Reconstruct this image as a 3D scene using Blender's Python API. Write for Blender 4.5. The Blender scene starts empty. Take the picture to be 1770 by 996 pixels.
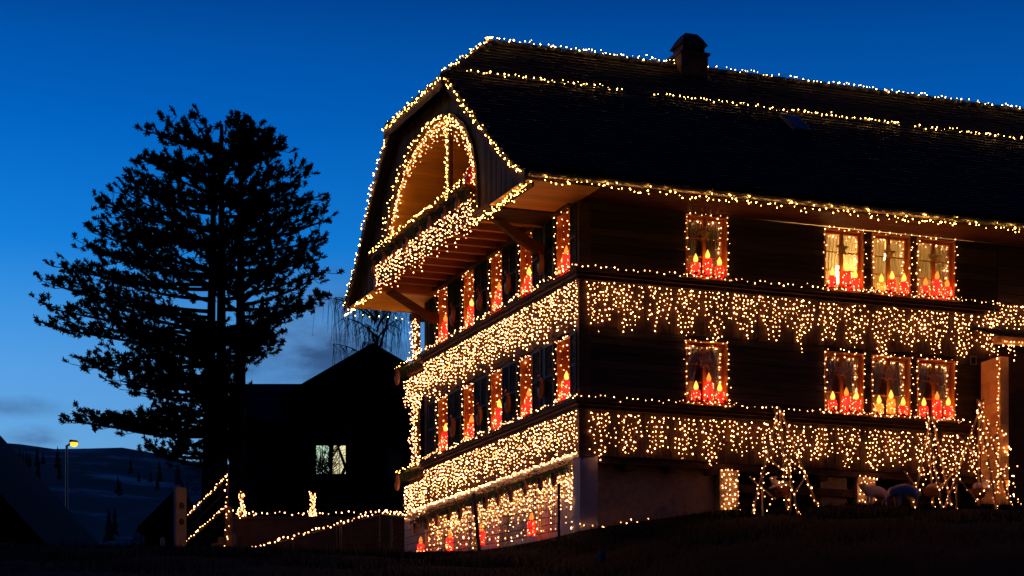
import bpy, math, random
import numpy as np
R = random.Random(7)
rad = math.radians
sc = bpy.context.scene
COL = sc.collection

# ------------------------------------------------------------------ camera
ANG = math.atan(.385); CA, SA = math.cos(ANG), math.sin(ANG)
CAM = (-15.941, -37.796, -4.56)
cd = bpy.data.cameras.new('camera'); cam = bpy.data.objects.new('camera', cd); COL.objects.link(cam)
cd.sensor_width = 36; cd.lens = 36*3724/1770; cd.shift_y = .47; cd.clip_start = .5; cd.clip_end = 5000
cam.location = CAM; cam.rotation_euler = (math.pi/2, 0, -ANG); sc.camera = cam

# ------------------------------------------------------------------ sky (dusk, sun just set to the left)
world = bpy.data.worlds.new('World'); sc.world = world; world.use_nodes = True
wt = world.node_tree; wn = wt.nodes; wl = wt.links
bg = wn['Background']; bg.inputs[1].default_value = .1
sky = wn.new('ShaderNodeTexSky'); sky.sky_type = 'NISHITA'; sky.sun_disc = False
sky.sun_elevation = rad(0); sky.sun_rotation = rad(-60); sky.ozone_density = 4
tc = wn.new('ShaderNodeTexCoord'); sep = wn.new('ShaderNodeSeparateXYZ'); wl.new(tc.outputs['Generated'], sep.inputs[0])
ramp = wn.new('ShaderNodeValToRGB'); wl.new(sep.outputs[2], ramp.inputs[0])
stops = [(0, (1.35, 1.55, 1.6)), (.13, (1.4, 1.6, 1.63)), (.178, (1.15, 1.5, 1.58)), (.205, (.62, 1.33, 1.5)), (.235, (.10, 1.02, 1.42)),
         (.285, (.004, .68, 1.12)), (.318, (.004, .51, .88)), (.345, (.004, .31, .61)), (.45, (.004, .13, .28)), (1, (.004, .05, .12))]
el = ramp.color_ramp.elements
while len(el) < len(stops): el.new(.5)
for e, (p, c) in zip(el, stops): e.position = p; e.color = (*c, 1)
mul = wn.new('ShaderNodeMix'); mul.data_type = 'RGBA'; mul.blend_type = 'MULTIPLY'; mul.inputs[0].default_value = 1
wl.new(sky.outputs[0], mul.inputs[6]); wl.new(ramp.outputs[0], mul.inputs[7])
# evening cloud banks low in the sky: ragged ellipses in azimuth / elevation
def wmath(op, a, b=None, c=None):
    n_ = wn.new('ShaderNodeMath'); n_.operation = op
    for k_, x_ in enumerate((a, b, c)):
        if x_ is None: continue
        if isinstance(x_, (int, float)): n_.inputs[k_].default_value = x_
        else: wl.new(x_, n_.inputs[k_])
    return n_.outputs[0]
cm = wn.new('ShaderNodeMapping'); cm.inputs['Location'].default_value = (1.3, 1.0, .33); cm.inputs['Scale'].default_value = (15, 15, 38)
wl.new(tc.outputs['Generated'], cm.inputs[0])
cn = wn.new('ShaderNodeTexNoise'); cn.inputs['Scale'].default_value = 1.0; cn.inputs['Detail'].default_value = 6; cn.inputs['Roughness'].default_value = .55
wl.new(cm.outputs[0], cn.inputs[0])
az = wmath('ARCTAN2', sep.outputs[0], sep.outputs[1])
cover = None
for ca_, ce_, ra_, re_, dn_ in ((15.9, 11.3, 3.7, 1.6, 1.0), (13.2, 12.0, 3.0, .35, .3), (7.9, 9.3, 1.5, .28, .6), (8.6, 8.55, 1.1, .32, .75), (40, 11, 4, 1, .8), (-20, 10, 5, .9, .8), (-60, 12, 6, 1.2, .8)):
    dx_ = wmath('DIVIDE', wmath('SUBTRACT', az, rad(ca_)), rad(ra_)); dy_ = wmath('DIVIDE', wmath('SUBTRACT', sep.outputs[2], math.sin(rad(ce_))), rad(re_))
    d_ = wmath('SUBTRACT', 1.0, wmath('ADD', wmath('MULTIPLY', dx_, dx_), wmath('MULTIPLY', dy_, dy_)))
    d_ = wmath('MULTIPLY', wmath('SMOOTH_MIN', wmath('MAXIMUM', wmath('ADD', wmath('MULTIPLY', d_, .6), wmath('MULTIPLY', wmath('SUBTRACT', cn.outputs[0], .46), 3.2)), 0.0), 1.0, .3), dn_)
    d_ = wmath('MULTIPLY', d_, wmath('GREATER_THAN', wmath('ADD', wmath('MULTIPLY', dx_, dx_), wmath('MULTIPLY', dy_, dy_)), -1))
    lim = wmath('MAXIMUM', wmath('SUBTRACT', 1.0, wmath('MULTIPLY', wmath('ADD', wmath('MULTIPLY', dx_, dx_), wmath('MULTIPLY', dy_, dy_)), .42)), 0.0)
    d_ = wmath('MULTIPLY', d_, lim)
    cover = d_ if cover is None else wmath('MAXIMUM', cover, d_)
cmix = wn.new('ShaderNodeMix'); cmix.data_type = 'RGBA'; wl.new(wmath('MINIMUM', cover, 1.0), cmix.inputs[0]); wl.new(mul.outputs[2], cmix.inputs[6])
ccol = wn.new('ShaderNodeValToRGB'); wl.new(cn.outputs[0], ccol.inputs[0])
ccol.color_ramp.elements[0].position = .42; ccol.color_ramp.elements[0].color = (.12, .26, .52, 1)
ccol.color_ramp.elements[1].position = .6; ccol.color_ramp.elements[1].color = (.032, .075, .19, 1)
wl.new(ccol.outputs[0], cmix.inputs[7])
vs = wn.new('ShaderNodeVectorMath'); vs.operation = 'SCALE'; vs.inputs['Scale'].default_value = 10
wl.new(cmix.outputs[2], vs.inputs[0]); wl.new(vs.outputs[0], bg.inputs[0])

# ------------------------------------------------------------------ render look
sc.view_settings.view_transform = 'Standard'; sc.view_settings.look = 'None'; sc.view_settings.exposure = 0; sc.view_settings.gamma = 1
cy = sc.cycles
cy.use_denoising = True; cy.denoiser = 'OPENIMAGEDENOISE'; cy.denoising_input_passes = 'RGB_ALBEDO_NORMAL'
cy.max_bounces = 5; cy.diffuse_bounces = 3; cy.glossy_bounces = 2; cy.transmission_bounces = 3; cy.transparent_max_bounces = 10
cy.sample_clamp_indirect = 4; cy.caustics_reflective = False; cy.caustics_refractive = False; cy.use_light_tree = True
BULB = 19.0; RS = .80

# ------------------------------------------------------------------ materials
def new_mat(name):
    m = bpy.data.materials.new(name); m.use_nodes = True
    return m, m.node_tree.nodes, m.node_tree.links, m.node_tree.nodes['Principled BSDF']
def noisy(name, c1, c2, scale=(4, 4, 4), rough=.8, bump=.15, detail=5, var=.35, spec=.25, metal=0, coords='pos', bd=.01):
    m, n, l, b = new_mat(name)
    if coords == 'pos': g = n.new('ShaderNodeNewGeometry'); out = g.outputs['Position']
    else: g = n.new('ShaderNodeTexCoord'); out = g.outputs['Object']
    mp = n.new('ShaderNodeMapping'); mp.inputs['Scale'].default_value = scale; l.new(out, mp.inputs[0])
    oi = n.new('ShaderNodeObjectInfo')
    t = n.new('ShaderNodeTexNoise'); t.noise_dimensions = '4D'; t.inputs['Scale'].default_value = 1; t.inputs['Detail'].default_value = detail; t.inputs['Roughness'].default_value = .6
    wm = n.new('ShaderNodeMath'); wm.operation = 'MULTIPLY'; wm.inputs[1].default_value = 20; l.new(oi.outputs['Random'], wm.inputs[0])
    l.new(wm.outputs[0], t.inputs['W']); l.new(mp.outputs[0], t.inputs['Vector'])
    r = n.new('ShaderNodeValToRGB'); r.color_ramp.elements[0].position = .3; r.color_ramp.elements[1].position = .7
    r.color_ramp.elements[0].color = (*c1, 1); r.color_ramp.elements[1].color = (*c2, 1); l.new(t.outputs[0], r.inputs[0])
    mr = n.new('ShaderNodeMapRange'); mr.inputs[3].default_value = 1-var; mr.inputs[4].default_value = 1+var; l.new(oi.outputs['Random'], mr.inputs[0])
    sv = n.new('ShaderNodeVectorMath'); sv.operation = 'SCALE'; l.new(r.outputs[0], sv.inputs[0]); l.new(mr.outputs[0], sv.inputs['Scale'])
    l.new(sv.outputs[0], b.inputs['Base Color'])
    b.inputs['Roughness'].default_value = rough; b.inputs['Specular IOR Level'].default_value = spec; b.inputs['Metallic'].default_value = metal
    if bump:
        bp = n.new('ShaderNodeBump'); bp.inputs['Strength'].default_value = bump; bp.inputs['Distance'].default_value = bd
        l.new(t.outputs[0], bp.inputs['Height']); l.new(bp.outputs[0], b.inputs['Normal'])
    return m
def glow(name, col, strength, base=None, vary=0., cell=14.):
    m, n, l, b = new_mat(name)
    b.inputs['Base Color'].default_value = (*(base or col), 1)
    b.inputs['Emission Color'].default_value = (*col, 1); b.inputs['Emission Strength'].default_value = strength
    b.inputs['Roughness'].default_value = .4
    if vary:      # bulbs age unevenly
        g = n.new('ShaderNodeNewGeometry'); sc_ = n.new('ShaderNodeVectorMath'); sc_.operation = 'SCALE'; sc_.inputs['Scale'].default_value = cell; l.new(g.outputs['Position'], sc_.inputs[0])
        fl = n.new('ShaderNodeVectorMath'); fl.operation = 'FLOOR'; l.new(sc_.outputs[0], fl.inputs[0])
        wn_ = n.new('ShaderNodeTexWhiteNoise'); l.new(fl.outputs[0], wn_.inputs[0])
        mr = n.new('ShaderNodeMapRange'); mr.inputs[3].default_value = strength*(1-vary); mr.inputs[4].default_value = strength*(1+vary); l.new(wn_.outputs[0], mr.inputs[0]); l.new(mr.outputs[0], b.inputs['Emission Strength'])
    return m
M = {}
M['log'] = noisy('dark weathered log', (.024, .017, .013), (.075, .048, .032), (1.6, 30, 30), .85, .5, var=.4)
M['log_g'] = noisy('dark weathered log gable', (.024, .017, .013), (.075, .048, .032), (30, 1.6, 30), .85, .5, var=.4)
M['vboard'] = noisy('brown upright board', (.026, .013, .006), (.085, .04, .017), (26, 26, 1.4), .85, .5, var=.35)
M['clad'] = noisy('gable upright board', (.045, .028, .014), (.12, .07, .032), (30, 30, 1.2), .8, .5, var=.4)
M['beam'] = noisy('dark timber beam', (.04, .021, .010), (.10, .05, .022), (6, 6, 20), .8, .4, var=.15)
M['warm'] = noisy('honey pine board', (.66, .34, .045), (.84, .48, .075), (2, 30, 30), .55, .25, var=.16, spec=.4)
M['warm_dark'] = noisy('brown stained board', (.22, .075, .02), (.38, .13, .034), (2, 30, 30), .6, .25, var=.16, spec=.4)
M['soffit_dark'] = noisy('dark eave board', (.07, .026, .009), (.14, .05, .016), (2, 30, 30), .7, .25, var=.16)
M['brace'] = noisy('dark curved brace', (.06, .026, .010), (.11, .045, .016), (6, 6, 20), .8, .3, var=.1)
M['frame'] = noisy('oiled window wood', (.52, .20, .045), (.70, .29, .07), (20, 20, 6), .5, .15, var=.1, spec=.4)
M['shutter'] = noisy('dark green shutter paint', (.012, .024, .02), (.024, .042, .034), (9, 9, 9), .6, .1, var=.2)
M['tile'] = noisy('dark clay tile', (.007, .006, .006), (.02, .016, .014), (5, 5, 5), .7, .3, var=.1, spec=.35)
M['plaster'] = noisy('off white plaster', (.46, .41, .35), (.62, .56, .49), (3, 3, 3), .9, .25, var=.03)
M['plaster_brown'] = noisy('brown rough plaster', (.26, .18, .12), (.46, .33, .22), (9, 9, 9), .95, .8, var=.05, bd=.02)
M['block'] = noisy('tan block wall', (.60, .31, .10), (.78, .45, .17), (5, 5, 5), .9, .4, var=.1)
M['dark'] = noisy('dark soffit void', (.015, .010, .008), (.03, .02, .014), (4, 4, 4), .9, 0)
M['concrete'] = noisy('garden concrete', (.07, .05, .04), (.14, .105, .08), (3, 3, 3), .92, .4, var=.1)
M['metal'] = noisy('dull zinc', (.22, .2, .17), (.34, .31, .27), (9, 9, 9), .38, .1, metal=.9)
M['wire'] = noisy('dark fence wire', (.015, .016, .018), (.03, .03, .032), (9, 9, 9), .5, 0)
M['cable'] = noisy('dark green cable', (.008, .012, .009), (.016, .02, .014), (9, 9, 9), .6, 0)
M['fir'] = noisy('fir green', (.018, .04, .016), (.05, .085, .03), (14, 14, 14), .7, 0, var=.2)
M['red'] = noisy('red gloss', (.42, .008, .012), (.55, .02, .02), (9, 9, 9), .25, 0, spec=.6)
M['clog'] = noisy('varnished wood clog', (.20, .085, .035), (.36, .16, .06), (10, 10, 4), .45, .1, var=.2, spec=.45)
M['curtain'] = None
M['gold'] = noisy('gold star', (.8, .58, .26), (.9, .7, .36), (20, 20, 20), .35, .2, metal=.15, spec=.6)
M['rim'] = noisy('wood star', (.6, .3, .1), (.75, .4, .15), (20, 20, 20), .5, .2)
M['starface'] = noisy('brown star face', (.34, .24, .17), (.45, .32, .23), (20, 20, 20), .7, .1)
M['room'] = noisy('cream room wall', (.5, .38, .24), (.6, .48, .32), (2, 2, 2), .9, 0)
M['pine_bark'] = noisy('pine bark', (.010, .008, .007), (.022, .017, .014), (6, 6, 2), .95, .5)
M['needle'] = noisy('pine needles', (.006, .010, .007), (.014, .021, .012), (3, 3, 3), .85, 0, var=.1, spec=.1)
M['twig'] = noisy('bare twig', (.012, .010, .010), (.022, .018, .016), (6, 6, 6), .9, 0, spec=.1)
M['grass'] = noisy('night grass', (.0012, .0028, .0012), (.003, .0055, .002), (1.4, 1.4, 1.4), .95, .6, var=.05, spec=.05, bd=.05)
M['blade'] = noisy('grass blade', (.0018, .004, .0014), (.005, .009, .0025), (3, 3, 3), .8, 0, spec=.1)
M['pole'] = noisy('peeled pole', (.5, .3, .12), (.7, .45, .2), (12, 12, 3), .65, .3, var=.12)
M['pot'] = noisy('terracotta', (.26, .09, .04), (.36, .13, .06), (9, 9, 9), .7, .2)
M['fleece'] = noisy('fleece', (.5, .38, .32), (.7, .55, .47), (38, 38, 38), .95, .9, var=.05, bd=.02)
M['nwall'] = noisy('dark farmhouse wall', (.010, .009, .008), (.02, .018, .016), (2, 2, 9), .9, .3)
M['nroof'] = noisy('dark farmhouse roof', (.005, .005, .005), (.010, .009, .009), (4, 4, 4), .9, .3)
M['asphalt'] = noisy('asphalt', (.03, .03, .032), (.05, .05, .052), (20, 20, 20), .9, .2)
M['paint'] = noisy('grey lacquer', (.10, .12, .16), (.12, .14, .18), (2, 2, 2), .25, 0, spec=.6, metal=.4)
M['rubber'] = noisy('rubber', (.012, .012, .012), (.02, .02, .02), (20, 20, 20), .8, 0)
M['board'] = noisy('pale sign panel', (.12, .12, .13), (.17, .17, .18), (4, 4, 4), .6, 0)
M['black'] = noisy('black print', (.01, .01, .012), (.014, .014, .016), (4, 4, 4), .6, 0)
M['stone'] = noisy('grey stone', (.07, .065, .06), (.12, .11, .10), (12, 12, 12), .9, .5)
M['copper'] = noisy('chimney sheet', (.04, .024, .015), (.09, .05, .028), (8, 8, 8), .7, .2)
M['bulb'] = glow('warm fairy bulb', (1, .37, .125), BULB, vary=.75)
M['bulb_gold'] = glow('golden fairy bulb', (1, .47, .08), BULB*2.0, vary=.75)
M['bulb_red'] = glow('bulb on red candle', (1, .36, .10), BULB*.7)
M['candle_red'] = glow('lit red candle', (1, .016, .010), 2.3, (.5, .01, .01), vary=.55, cell=16)
M['candle_orange'] = glow('lit orange candle', (1, .16, .015), 2.2, (.5, .1, .01), vary=.5, cell=16)
M['flame'] = glow('lamp flame', (1, .46, .06), 2.6)
M['flame_dim'] = glow('dim lamp flame', (1, .26, .03), 1.5)
M['lampshade'] = glow('lit lampshade', (1, .68, .27), 42)
M['nwin'] = glow('lit room behind pane', (.62, .9, .62), .85)
M['ncurt'] = glow('lit yellow curtain', (1.0, .9, .5), .95)
M['sodium'] = glow('sodium lamp lens', (1, .25, .008), 4.5)
def curtain_mat():
    m, n, l, b = new_mat('sheer curtain'); out = n['Material Output']
    d = n.new('ShaderNodeBsdfDiffuse'); d.inputs[0].default_value = (.88, .82, .78, 1)
    t = n.new('ShaderNodeBsdfTranslucent'); t.inputs[0].default_value = (.62, .48, .28, 1)
    x = n.new('ShaderNodeMixShader'); x.inputs[0].default_value = .42
    l.new(d.outputs[0], x.inputs[1]); l.new(t.outputs[0], x.inputs[2]); l.new(x.outputs[0], out.inputs[0]); n.remove(b)
    return m
M['curtain'] = curtain_mat()
def glass_mat():
    m, n, l, b = new_mat('window glass'); out = n['Material Output']
    t = n.new('ShaderNodeBsdfTransparent'); t.inputs[0].default_value = (.93, .95, .94, 1)
    g = n.new('ShaderNodeBsdfGlossy'); g.inputs['Roughness'].default_value = .03
    f = n.new('ShaderNodeFresnel'); f.inputs[0].default_value = 1.22
    x = n.new('ShaderNodeMixShader'); l.new(f.outputs[0], x.inputs[0]); l.new(t.outputs[0], x.inputs[1]); l.new(g.outputs[0], x.inputs[2])
    l.new(x.outputs[0], out.inputs[0]); n.remove(b)
    return m
M['glass'] = glass_mat()
def sky_glass():
    m, n, l, b = new_mat('skylight glass'); b.inputs['Base Color'].default_value = (.03, .04, .06, 1); b.inputs['Roughness'].default_value = .12; b.inputs['Specular IOR Level'].default_value = .8
    return m
M['skylight'] = sky_glass()
def hill_mat():
    m, n, l, b = new_mat('snowy wooded hillside')
    g = n.new('ShaderNodeNewGeometry'); mp = n.new('ShaderNodeMapping'); mp.inputs['Scale'].default_value = (.022, .012, .10); l.new(g.outputs['Position'], mp.inputs[0])
    t = n.new('ShaderNodeTexNoise'); t.inputs['Scale'].default_value = 1; t.inputs['Detail'].default_value = 6; t.inputs['Roughness'].default_value = .62; l.new(mp.outputs[0], t.inputs[0])
    r = n.new('ShaderNodeValToRGB'); r.color_ramp.elements[0].position = .52; r.color_ramp.elements[1].position = .62
    r.color_ramp.elements[0].color = (.08, .07, .075, 1); r.color_ramp.elements[1].color = (.30, .31, .34, 1); l.new(t.outputs[0], r.inputs[0]); l.new(r.outputs[0], b.inputs['Base Color'])
    b.inputs['Roughness'].default_value = .95; b.inputs['Specular IOR Level'].default_value = .05
    return m
M['hill'] = hill_mat()
M['hill_blocker'] = noisy('dark sky blocking slope', (.008, .010, .008), (.02, .022, .018), (.05, .05, .05), .95, 0)

# ------------------------------------------------------------------ mesh helpers
class MB:
    def __init__(s): s.v = []; s.f = []
    def add(s, vs_, fs):
        o = len(s.v); s.v += [tuple(p) for p in vs_]; s.f += [tuple(i+o for i in q) for q in fs]; return s
    def box(s, x0, x1, y0, y1, z0, z1):
        return s.add([(x0, y0, z0), (x1, y0, z0), (x1, y1, z0), (x0, y1, z0), (x0, y0, z1), (x1, y0, z1), (x1, y1, z1), (x0, y1, z1)],
                     [(0, 3, 2, 1), (4, 5, 6, 7), (0, 1, 5, 4), (1, 2, 6, 5), (2, 3, 7, 6), (3, 0, 4, 7)])
    def tube(s, pts, r, n=5, cap=True):
        pts = [np.array(p, float) for p in pts]; k = len(pts)
        rs = r if isinstance(r, (list, tuple)) else [r]*k
        rings = []
        for i in range(k):
            d = pts[min(i+1, k-1)]-pts[max(i-1, 0)]; L = np.linalg.norm(d); d = d/L if L > 1e-9 else np.array((0, 0, 1.))
            u = np.cross(d, (0, 0, 1.) if abs(d[2]) < .9 else (1., 0, 0)); u /= np.linalg.norm(u); w = np.cross(d, u)
            rings.append([pts[i]+rs[i]*(math.cos(2*math.pi*j/n)*u+math.sin(2*math.pi*j/n)*w) for j in range(n)])
        vs_ = [p for q in rings for p in q]
        fs = [(i*n+j, i*n+(j+1) % n, (i+1)*n+(j+1) % n, (i+1)*n+j) for i in range(k-1) for j in range(n)]
        if cap: fs += [tuple(reversed(range(n))), tuple(range((k-1)*n, k*n))]
        return s.add(vs_, fs)
    def lathe(s, prof, n=12, c=(0, 0, 0)):
        vs_ = [(c[0]+r*math.cos(2*math.pi*j/n), c[1]+r*math.sin(2*math.pi*j/n), c[2]+z) for r, z in prof for j in range(n)]; k = len(prof)
        fs = [(i*n+j, i*n+(j+1) % n, (i+1)*n+(j+1) % n, (i+1)*n+j) for i in range(k-1) for j in range(n)]
        fs += [tuple(reversed(range(n))), tuple(range((k-1)*n, k*n))]
        return s.add(vs_, fs)
    def octa(s, p, r):
        x, y, z = p
        return s.add([(x+r, y, z), (x, y+r, z), (x-r, y, z), (x, y-r, z), (x, y, z+r*1.1), (x, y, z-r*1.1)],
                     [(0, 1, 4), (1, 2, 4), (2, 3, 4), (3, 0, 4), (1, 0, 5), (2, 1, 5), (3, 2, 5), (0, 3, 5)])
    def prism(s, poly, x0, x1):   # polygon in (y,z), extruded along x
        n = len(poly)
        return s.add([(x0, y, z) for y, z in poly]+[(x1, y, z) for y, z in poly],
                     [tuple(range(n)), tuple(reversed(range(n, 2*n)))]+[(i, i+n, (i+1) % n+n, (i+1) % n) for i in range(n)])
    def mesh(s, name, mat, smooth=False):
        me = bpy.data.meshes.new(name); me.from_pydata(s.v, [], s.f); me.materials.append(mat)
        if smooth: me.polygons.foreach_set('use_smooth', [True]*len(me.polygons))
        me.update(); return me
    def build(s, name, mat, parent=None, smooth=False, kind=None, label=None):
        return link(name, s.mesh(name, mat, smooth), parent, kind=kind, label=label)
def link(name, me, parent=None, loc=(0, 0, 0), rot=(0, 0, 0), scale=(1, 1, 1), kind=None, label=None):
    o = bpy.data.objects.new(name, me); COL.objects.link(o); o.parent = parent
    o.location = loc; o.rotation_euler = rot; o.scale = scale
    if kind: o['kind'] = kind
    if label: o['label'] = label
    return o
def tag(o, label, cat, group=None):
    o['label'] = label; o['category'] = cat
    if group: o['group'] = group
    return o
def thing(name, label, cat, loc=(0, 0, 0), rz=0, group=None):
    o = bpy.data.objects.new(name, None); COL.objects.link(o); o.location = loc; o.rotation_euler = (0, 0, rz)
    return tag(o, label, cat, group)
CUBE = {}
def plank(parent, mat, c, size, rot=(0, 0, 0), name='plank'):
    if mat not in CUBE: CUBE[mat] = MB().box(-.5, .5, -.5, .5, -.5, .5).mesh('plank', M[mat])
    return link(name, CUBE[mat], parent, c, rot, size)
def W(xc, d, z): return (CAM[0]+xc*CA+d*SA, CAM[1]-xc*SA+d*CA, z)
def lerp(a, b, t): return tuple(x+(y-x)*t for x, y in zip(a, b))
def interp(x, tab):
    if x <= tab[0][0]: return tab[0][1]
    for (a, b), (c, d) in zip(tab, tab[1:]):
        if x <= c: return b+(d-b)*(x-a)/(c-a)
    return tab[-1][1]
def resample(pts, step):
    pts = [np.array(p, float) for p in pts]; out = []; carry = 0
    for a, b in zip(pts, pts[1:]):
        L = np.linalg.norm(b-a); t = carry
        while t < L: out.append(a+(b-a)*t/L); t += step
        carry = t-L
    out.append(pts[-1]); return out
# wall frames: 'long' faces -Y (s = x), 'gable' faces -X (s = y)
def P(wall, s, o, z): return (s, -o, z) if wall == 'long' else (-o, s, z)
ROT = {'long': 0, 'gable': -math.pi/2}

# ------------------------------------------------------------------ light strings
def light_string(label, pts, step=.12, mat='bulb', r=.017, jit=.018, group=None, name='light_string', cat='light string', cable=True, clump=0, rr=R):
    root = thing(name, label, cat, tuple(pts[0]), 0, group); o = np.array(pts[0], float)
    q = [p-o for p in resample(pts, step)]
    q = [p+np.array([rr.gauss(0, jit) for _ in range(3)]) for p in q]
    b = MB()
    for p in q:
        if clump and rr.random() < clump: continue
        b.octa(p, RS*r*rr.choice((.55, .7, .8, .9, 1, 1, 1.1, 1.35)))
    if cable: MB().tube(q, .004, 3, False).build('cable', M['cable'], root)
    b.build('bulbs', M[mat], root, kind='stuff')
    return root
def icicles(label, F, s0, s1, step=.1, lens=(.35, .6, .85, .7, .45), dz=.1, mat='bulb', r=.016, jit=.02, group=None, gap=0.0, period=0, skip=.08, name='icicle_lights', scal=None):
    root = thing(name, label, 'icicle lights', F(s0, 0), 0, group); o = np.array(F(s0, 0), float)
    b = MB(); c = MB(); k = 0; s = s0; c.tube([np.array(F(s0, 0))-o, np.array(F(s1, 0))-o], .005, 3, False)
    while s <= s1:
        ph = (s-s0) % period if period else 1
        if not (period and ph < gap):
            L = lens[k % len(lens)]*R.uniform(.85, 1.15)
            if scal: L = (scal[0]+(scal[1]-scal[0])*math.sin(math.pi*min(1, ph/period))**1.3*(.6+.4*math.sin(7.3*int((s-s0)/period)+1)**2))*R.uniform(.8, 1.12)
            h = R.uniform(0, .05); line = [np.array(F(s, 0))-o]
            while h <= L:
                p = np.array(F(s+R.gauss(0, jit), h))-o+np.array((R.gauss(0, .012), R.gauss(0, .012), 0)); line.append(p)
                if R.random() > skip: b.octa(p, RS*r*R.choice((.5, .65, .8, .9, 1, 1, 1.1, 1.3)))
                h += dz*R.uniform(.75, 1.25)
            if len(line) > 1: c.tube(line, .0028, 3, False)
        k += 1; s += step*R.uniform(.85, 1.15)
    c.build('cable', M['cable'], root); b.build('bulbs', M[mat], root, kind='stuff')
    return root

# ------------------------------------------------------------------ ground
BX = [(-60, -1.2), (-12, -.72), (-6.5, -.57), (-3.6, -.56), (-1.8, -.46), (-.3, -.14), (0, -.02), (1.2, .2), (3, .5), (6.4, .78), (10, .93), (16, 1.2), (60, 2.5)]
def ground_z(x, y):
    b = interp(x, BX)
    if y < 0: z = b+.15*y+.0011*min(0, y+25)**2*-1 if y > -60 else b-9-1.35+.02*(y+60)
    elif x >= 0: z = b
    else: z = b+.04*min(y, 10)
    return z
def build_ground():
    xs = np.concatenate([[-1500, -700, -300, -150, -80, -50, -36], np.arange(-30, 30, .75), [36, 50, 80, 150, 300, 700, 1500]])
    ys = np.concatenate([[-600, -200, -100, -70], np.arange(-60, 16, .75), [18, 22, 30, 45, 70, 110, 180, 300, 600, 1200, 2400]])
    v = [(x, y, ground_z(x, y)+(.03*math.sin(x*1.7+y*.6)+.025*math.sin(x*.9-y*2.1) if -14 < x < 14 and -30 < y < -.4 else 0)) for y in ys for x in xs]; n = len(xs)
    f = [(j*n+i, j*n+i+1, (j+1)*n+i+1, (j+1)*n+i) for j in range(len(ys)-1) for i in range(n-1)]
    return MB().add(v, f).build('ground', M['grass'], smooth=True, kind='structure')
build_ground()['label'] = 'dark grassy bank falling away in front of the farmhouse'
def build_hill():
    mb = MB(); n = 90; rows = [(140, 0), (250, 16), (380, 40), (480, 62), (560, 78), (600, 1), (760, 1)]
    v = []
    for j, (d, h) in enumerate(rows):
        for i in range(n):
            xc = -420+i*840/(n-1)
            top = interp(xc, [(-420, 100), (-141, 87), (-124, 85.2), (-89, 80.5), (-60, 77), (0, 70), (200, 60), (420, 55)])+1.5*math.sin(xc*.05)+.8*math.sin(xc*.17+1)
            z = top if h == 1 else (h/87*top*.97)
            if d == 760: z = top*.7
            v.append(W(xc, d, z+R.uniform(-.4, .4)*(h > 1)))
    f = [(j*n+i, j*n+i+1, (j+1)*n+i+1, (j+1)*n+i) for j in range(len(rows)-1) for i in range(n-1)]
    return mb.add(v, f).build('hill', M['hill'], smooth=True, kind='structure')
build_hill()['label'] = 'dark far hillside with blue snow patches'
def build_sky_blocking_hill():  # unseen slope added behind the camera, keeps low sky light off the house
    v = []; n = 61; rows = [(130, -12), (190, 16), (300, 100), (420, 190), (520, 225), (700, 90)]
    for d, h in rows:
        for i in range(n):
            a = rad(-255+i*210/(n-1))-rad(0); k = 1+.16*math.sin(i*.55)+.08*math.sin(i*1.7+1); f = min(1, i/6, (n-1-i)/6)
            v.append((CAM[0]+d*math.cos(a-ANG+rad(60)), CAM[1]+d*math.sin(a-ANG+rad(60)), -14+(h+14)*k*(.25+.75*f)))
    return MB().add(v, [(j*n+i, j*n+i+1, (j+1)*n+i+1, (j+1)*n+i) for j in range(len(rows)-1) for i in range(n-1)]).build('sky_blocking_hill', M['hill_blocker'], smooth=True, kind='structure')
build_sky_blocking_hill()['label'] = 'unseen dark hill added behind the viewer to block low sky light'
def build_hill_trees():
    mb = MB()
    for _ in range(110):
        d = R.uniform(200, 598); xc = R.uniform(-150, -60)*d/600
        h = R.uniform(2.5, 5.5); top = interp(xc*600/d, [(-420, 100), (-141, 87), (-124, 85.2), (-89, 80.5), (-60, 77)])
        zz = interp(d, [(140, 0), (250, 16/87*top), (380, 40/87*top), (480, 62/87*top), (560, 78/87*top), (600, top)])*.985
        if math.sin(xc*.21+d*.013)+math.sin(xc*.07-d*.02) < -.1: continue
        p = W(xc, d, zz); a0 = R.random()*6
        for t in range(3):
            r = h*.2*(1-t*.28); z0 = p[2]+h*(t*.28); ap = (p[0], p[1], z0+h*.45)
            ring = [(p[0]+r*math.cos(a0+k*1.047+t), p[1]+r*math.sin(a0+k*1.047+t), z0+R.uniform(-.3, .3)) for k in range(6)]
            mb.add([ap]+ring, [(0, 1+k, 1+(k+1) % 6) for k in range(6)])
    o = mb.build('hillside_forest', M['needle'], kind='stuff'); tag(o, 'small dark conifers scattered over the far hillside', 'forest')
build_hill_trees()
def build_blades():
    mb = MB(); pts = []
    for _ in range(26000):
        x = R.uniform(-12, 11); y = -abs(R.gauss(0, 4.2))-.15 if R.random() < .8 else R.uniform(-14, 0)
        pts.append((x, y))
    for x, y in pts:
        z = ground_z(x, y); h = R.uniform(.04, .13); a = R.random()*6.28; w = .008
        lx, ly = R.gauss(0, .035), R.gauss(0, .035)
        mb.add([(x-w*math.cos(a), y-w*math.sin(a), z-.04), (x+w*math.cos(a), y+w*math.sin(a), z-.04), (x+lx, y+ly, z+h)], [(0, 1, 2)])
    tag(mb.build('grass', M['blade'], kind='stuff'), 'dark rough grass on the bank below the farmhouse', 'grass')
build_blades()

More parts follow.
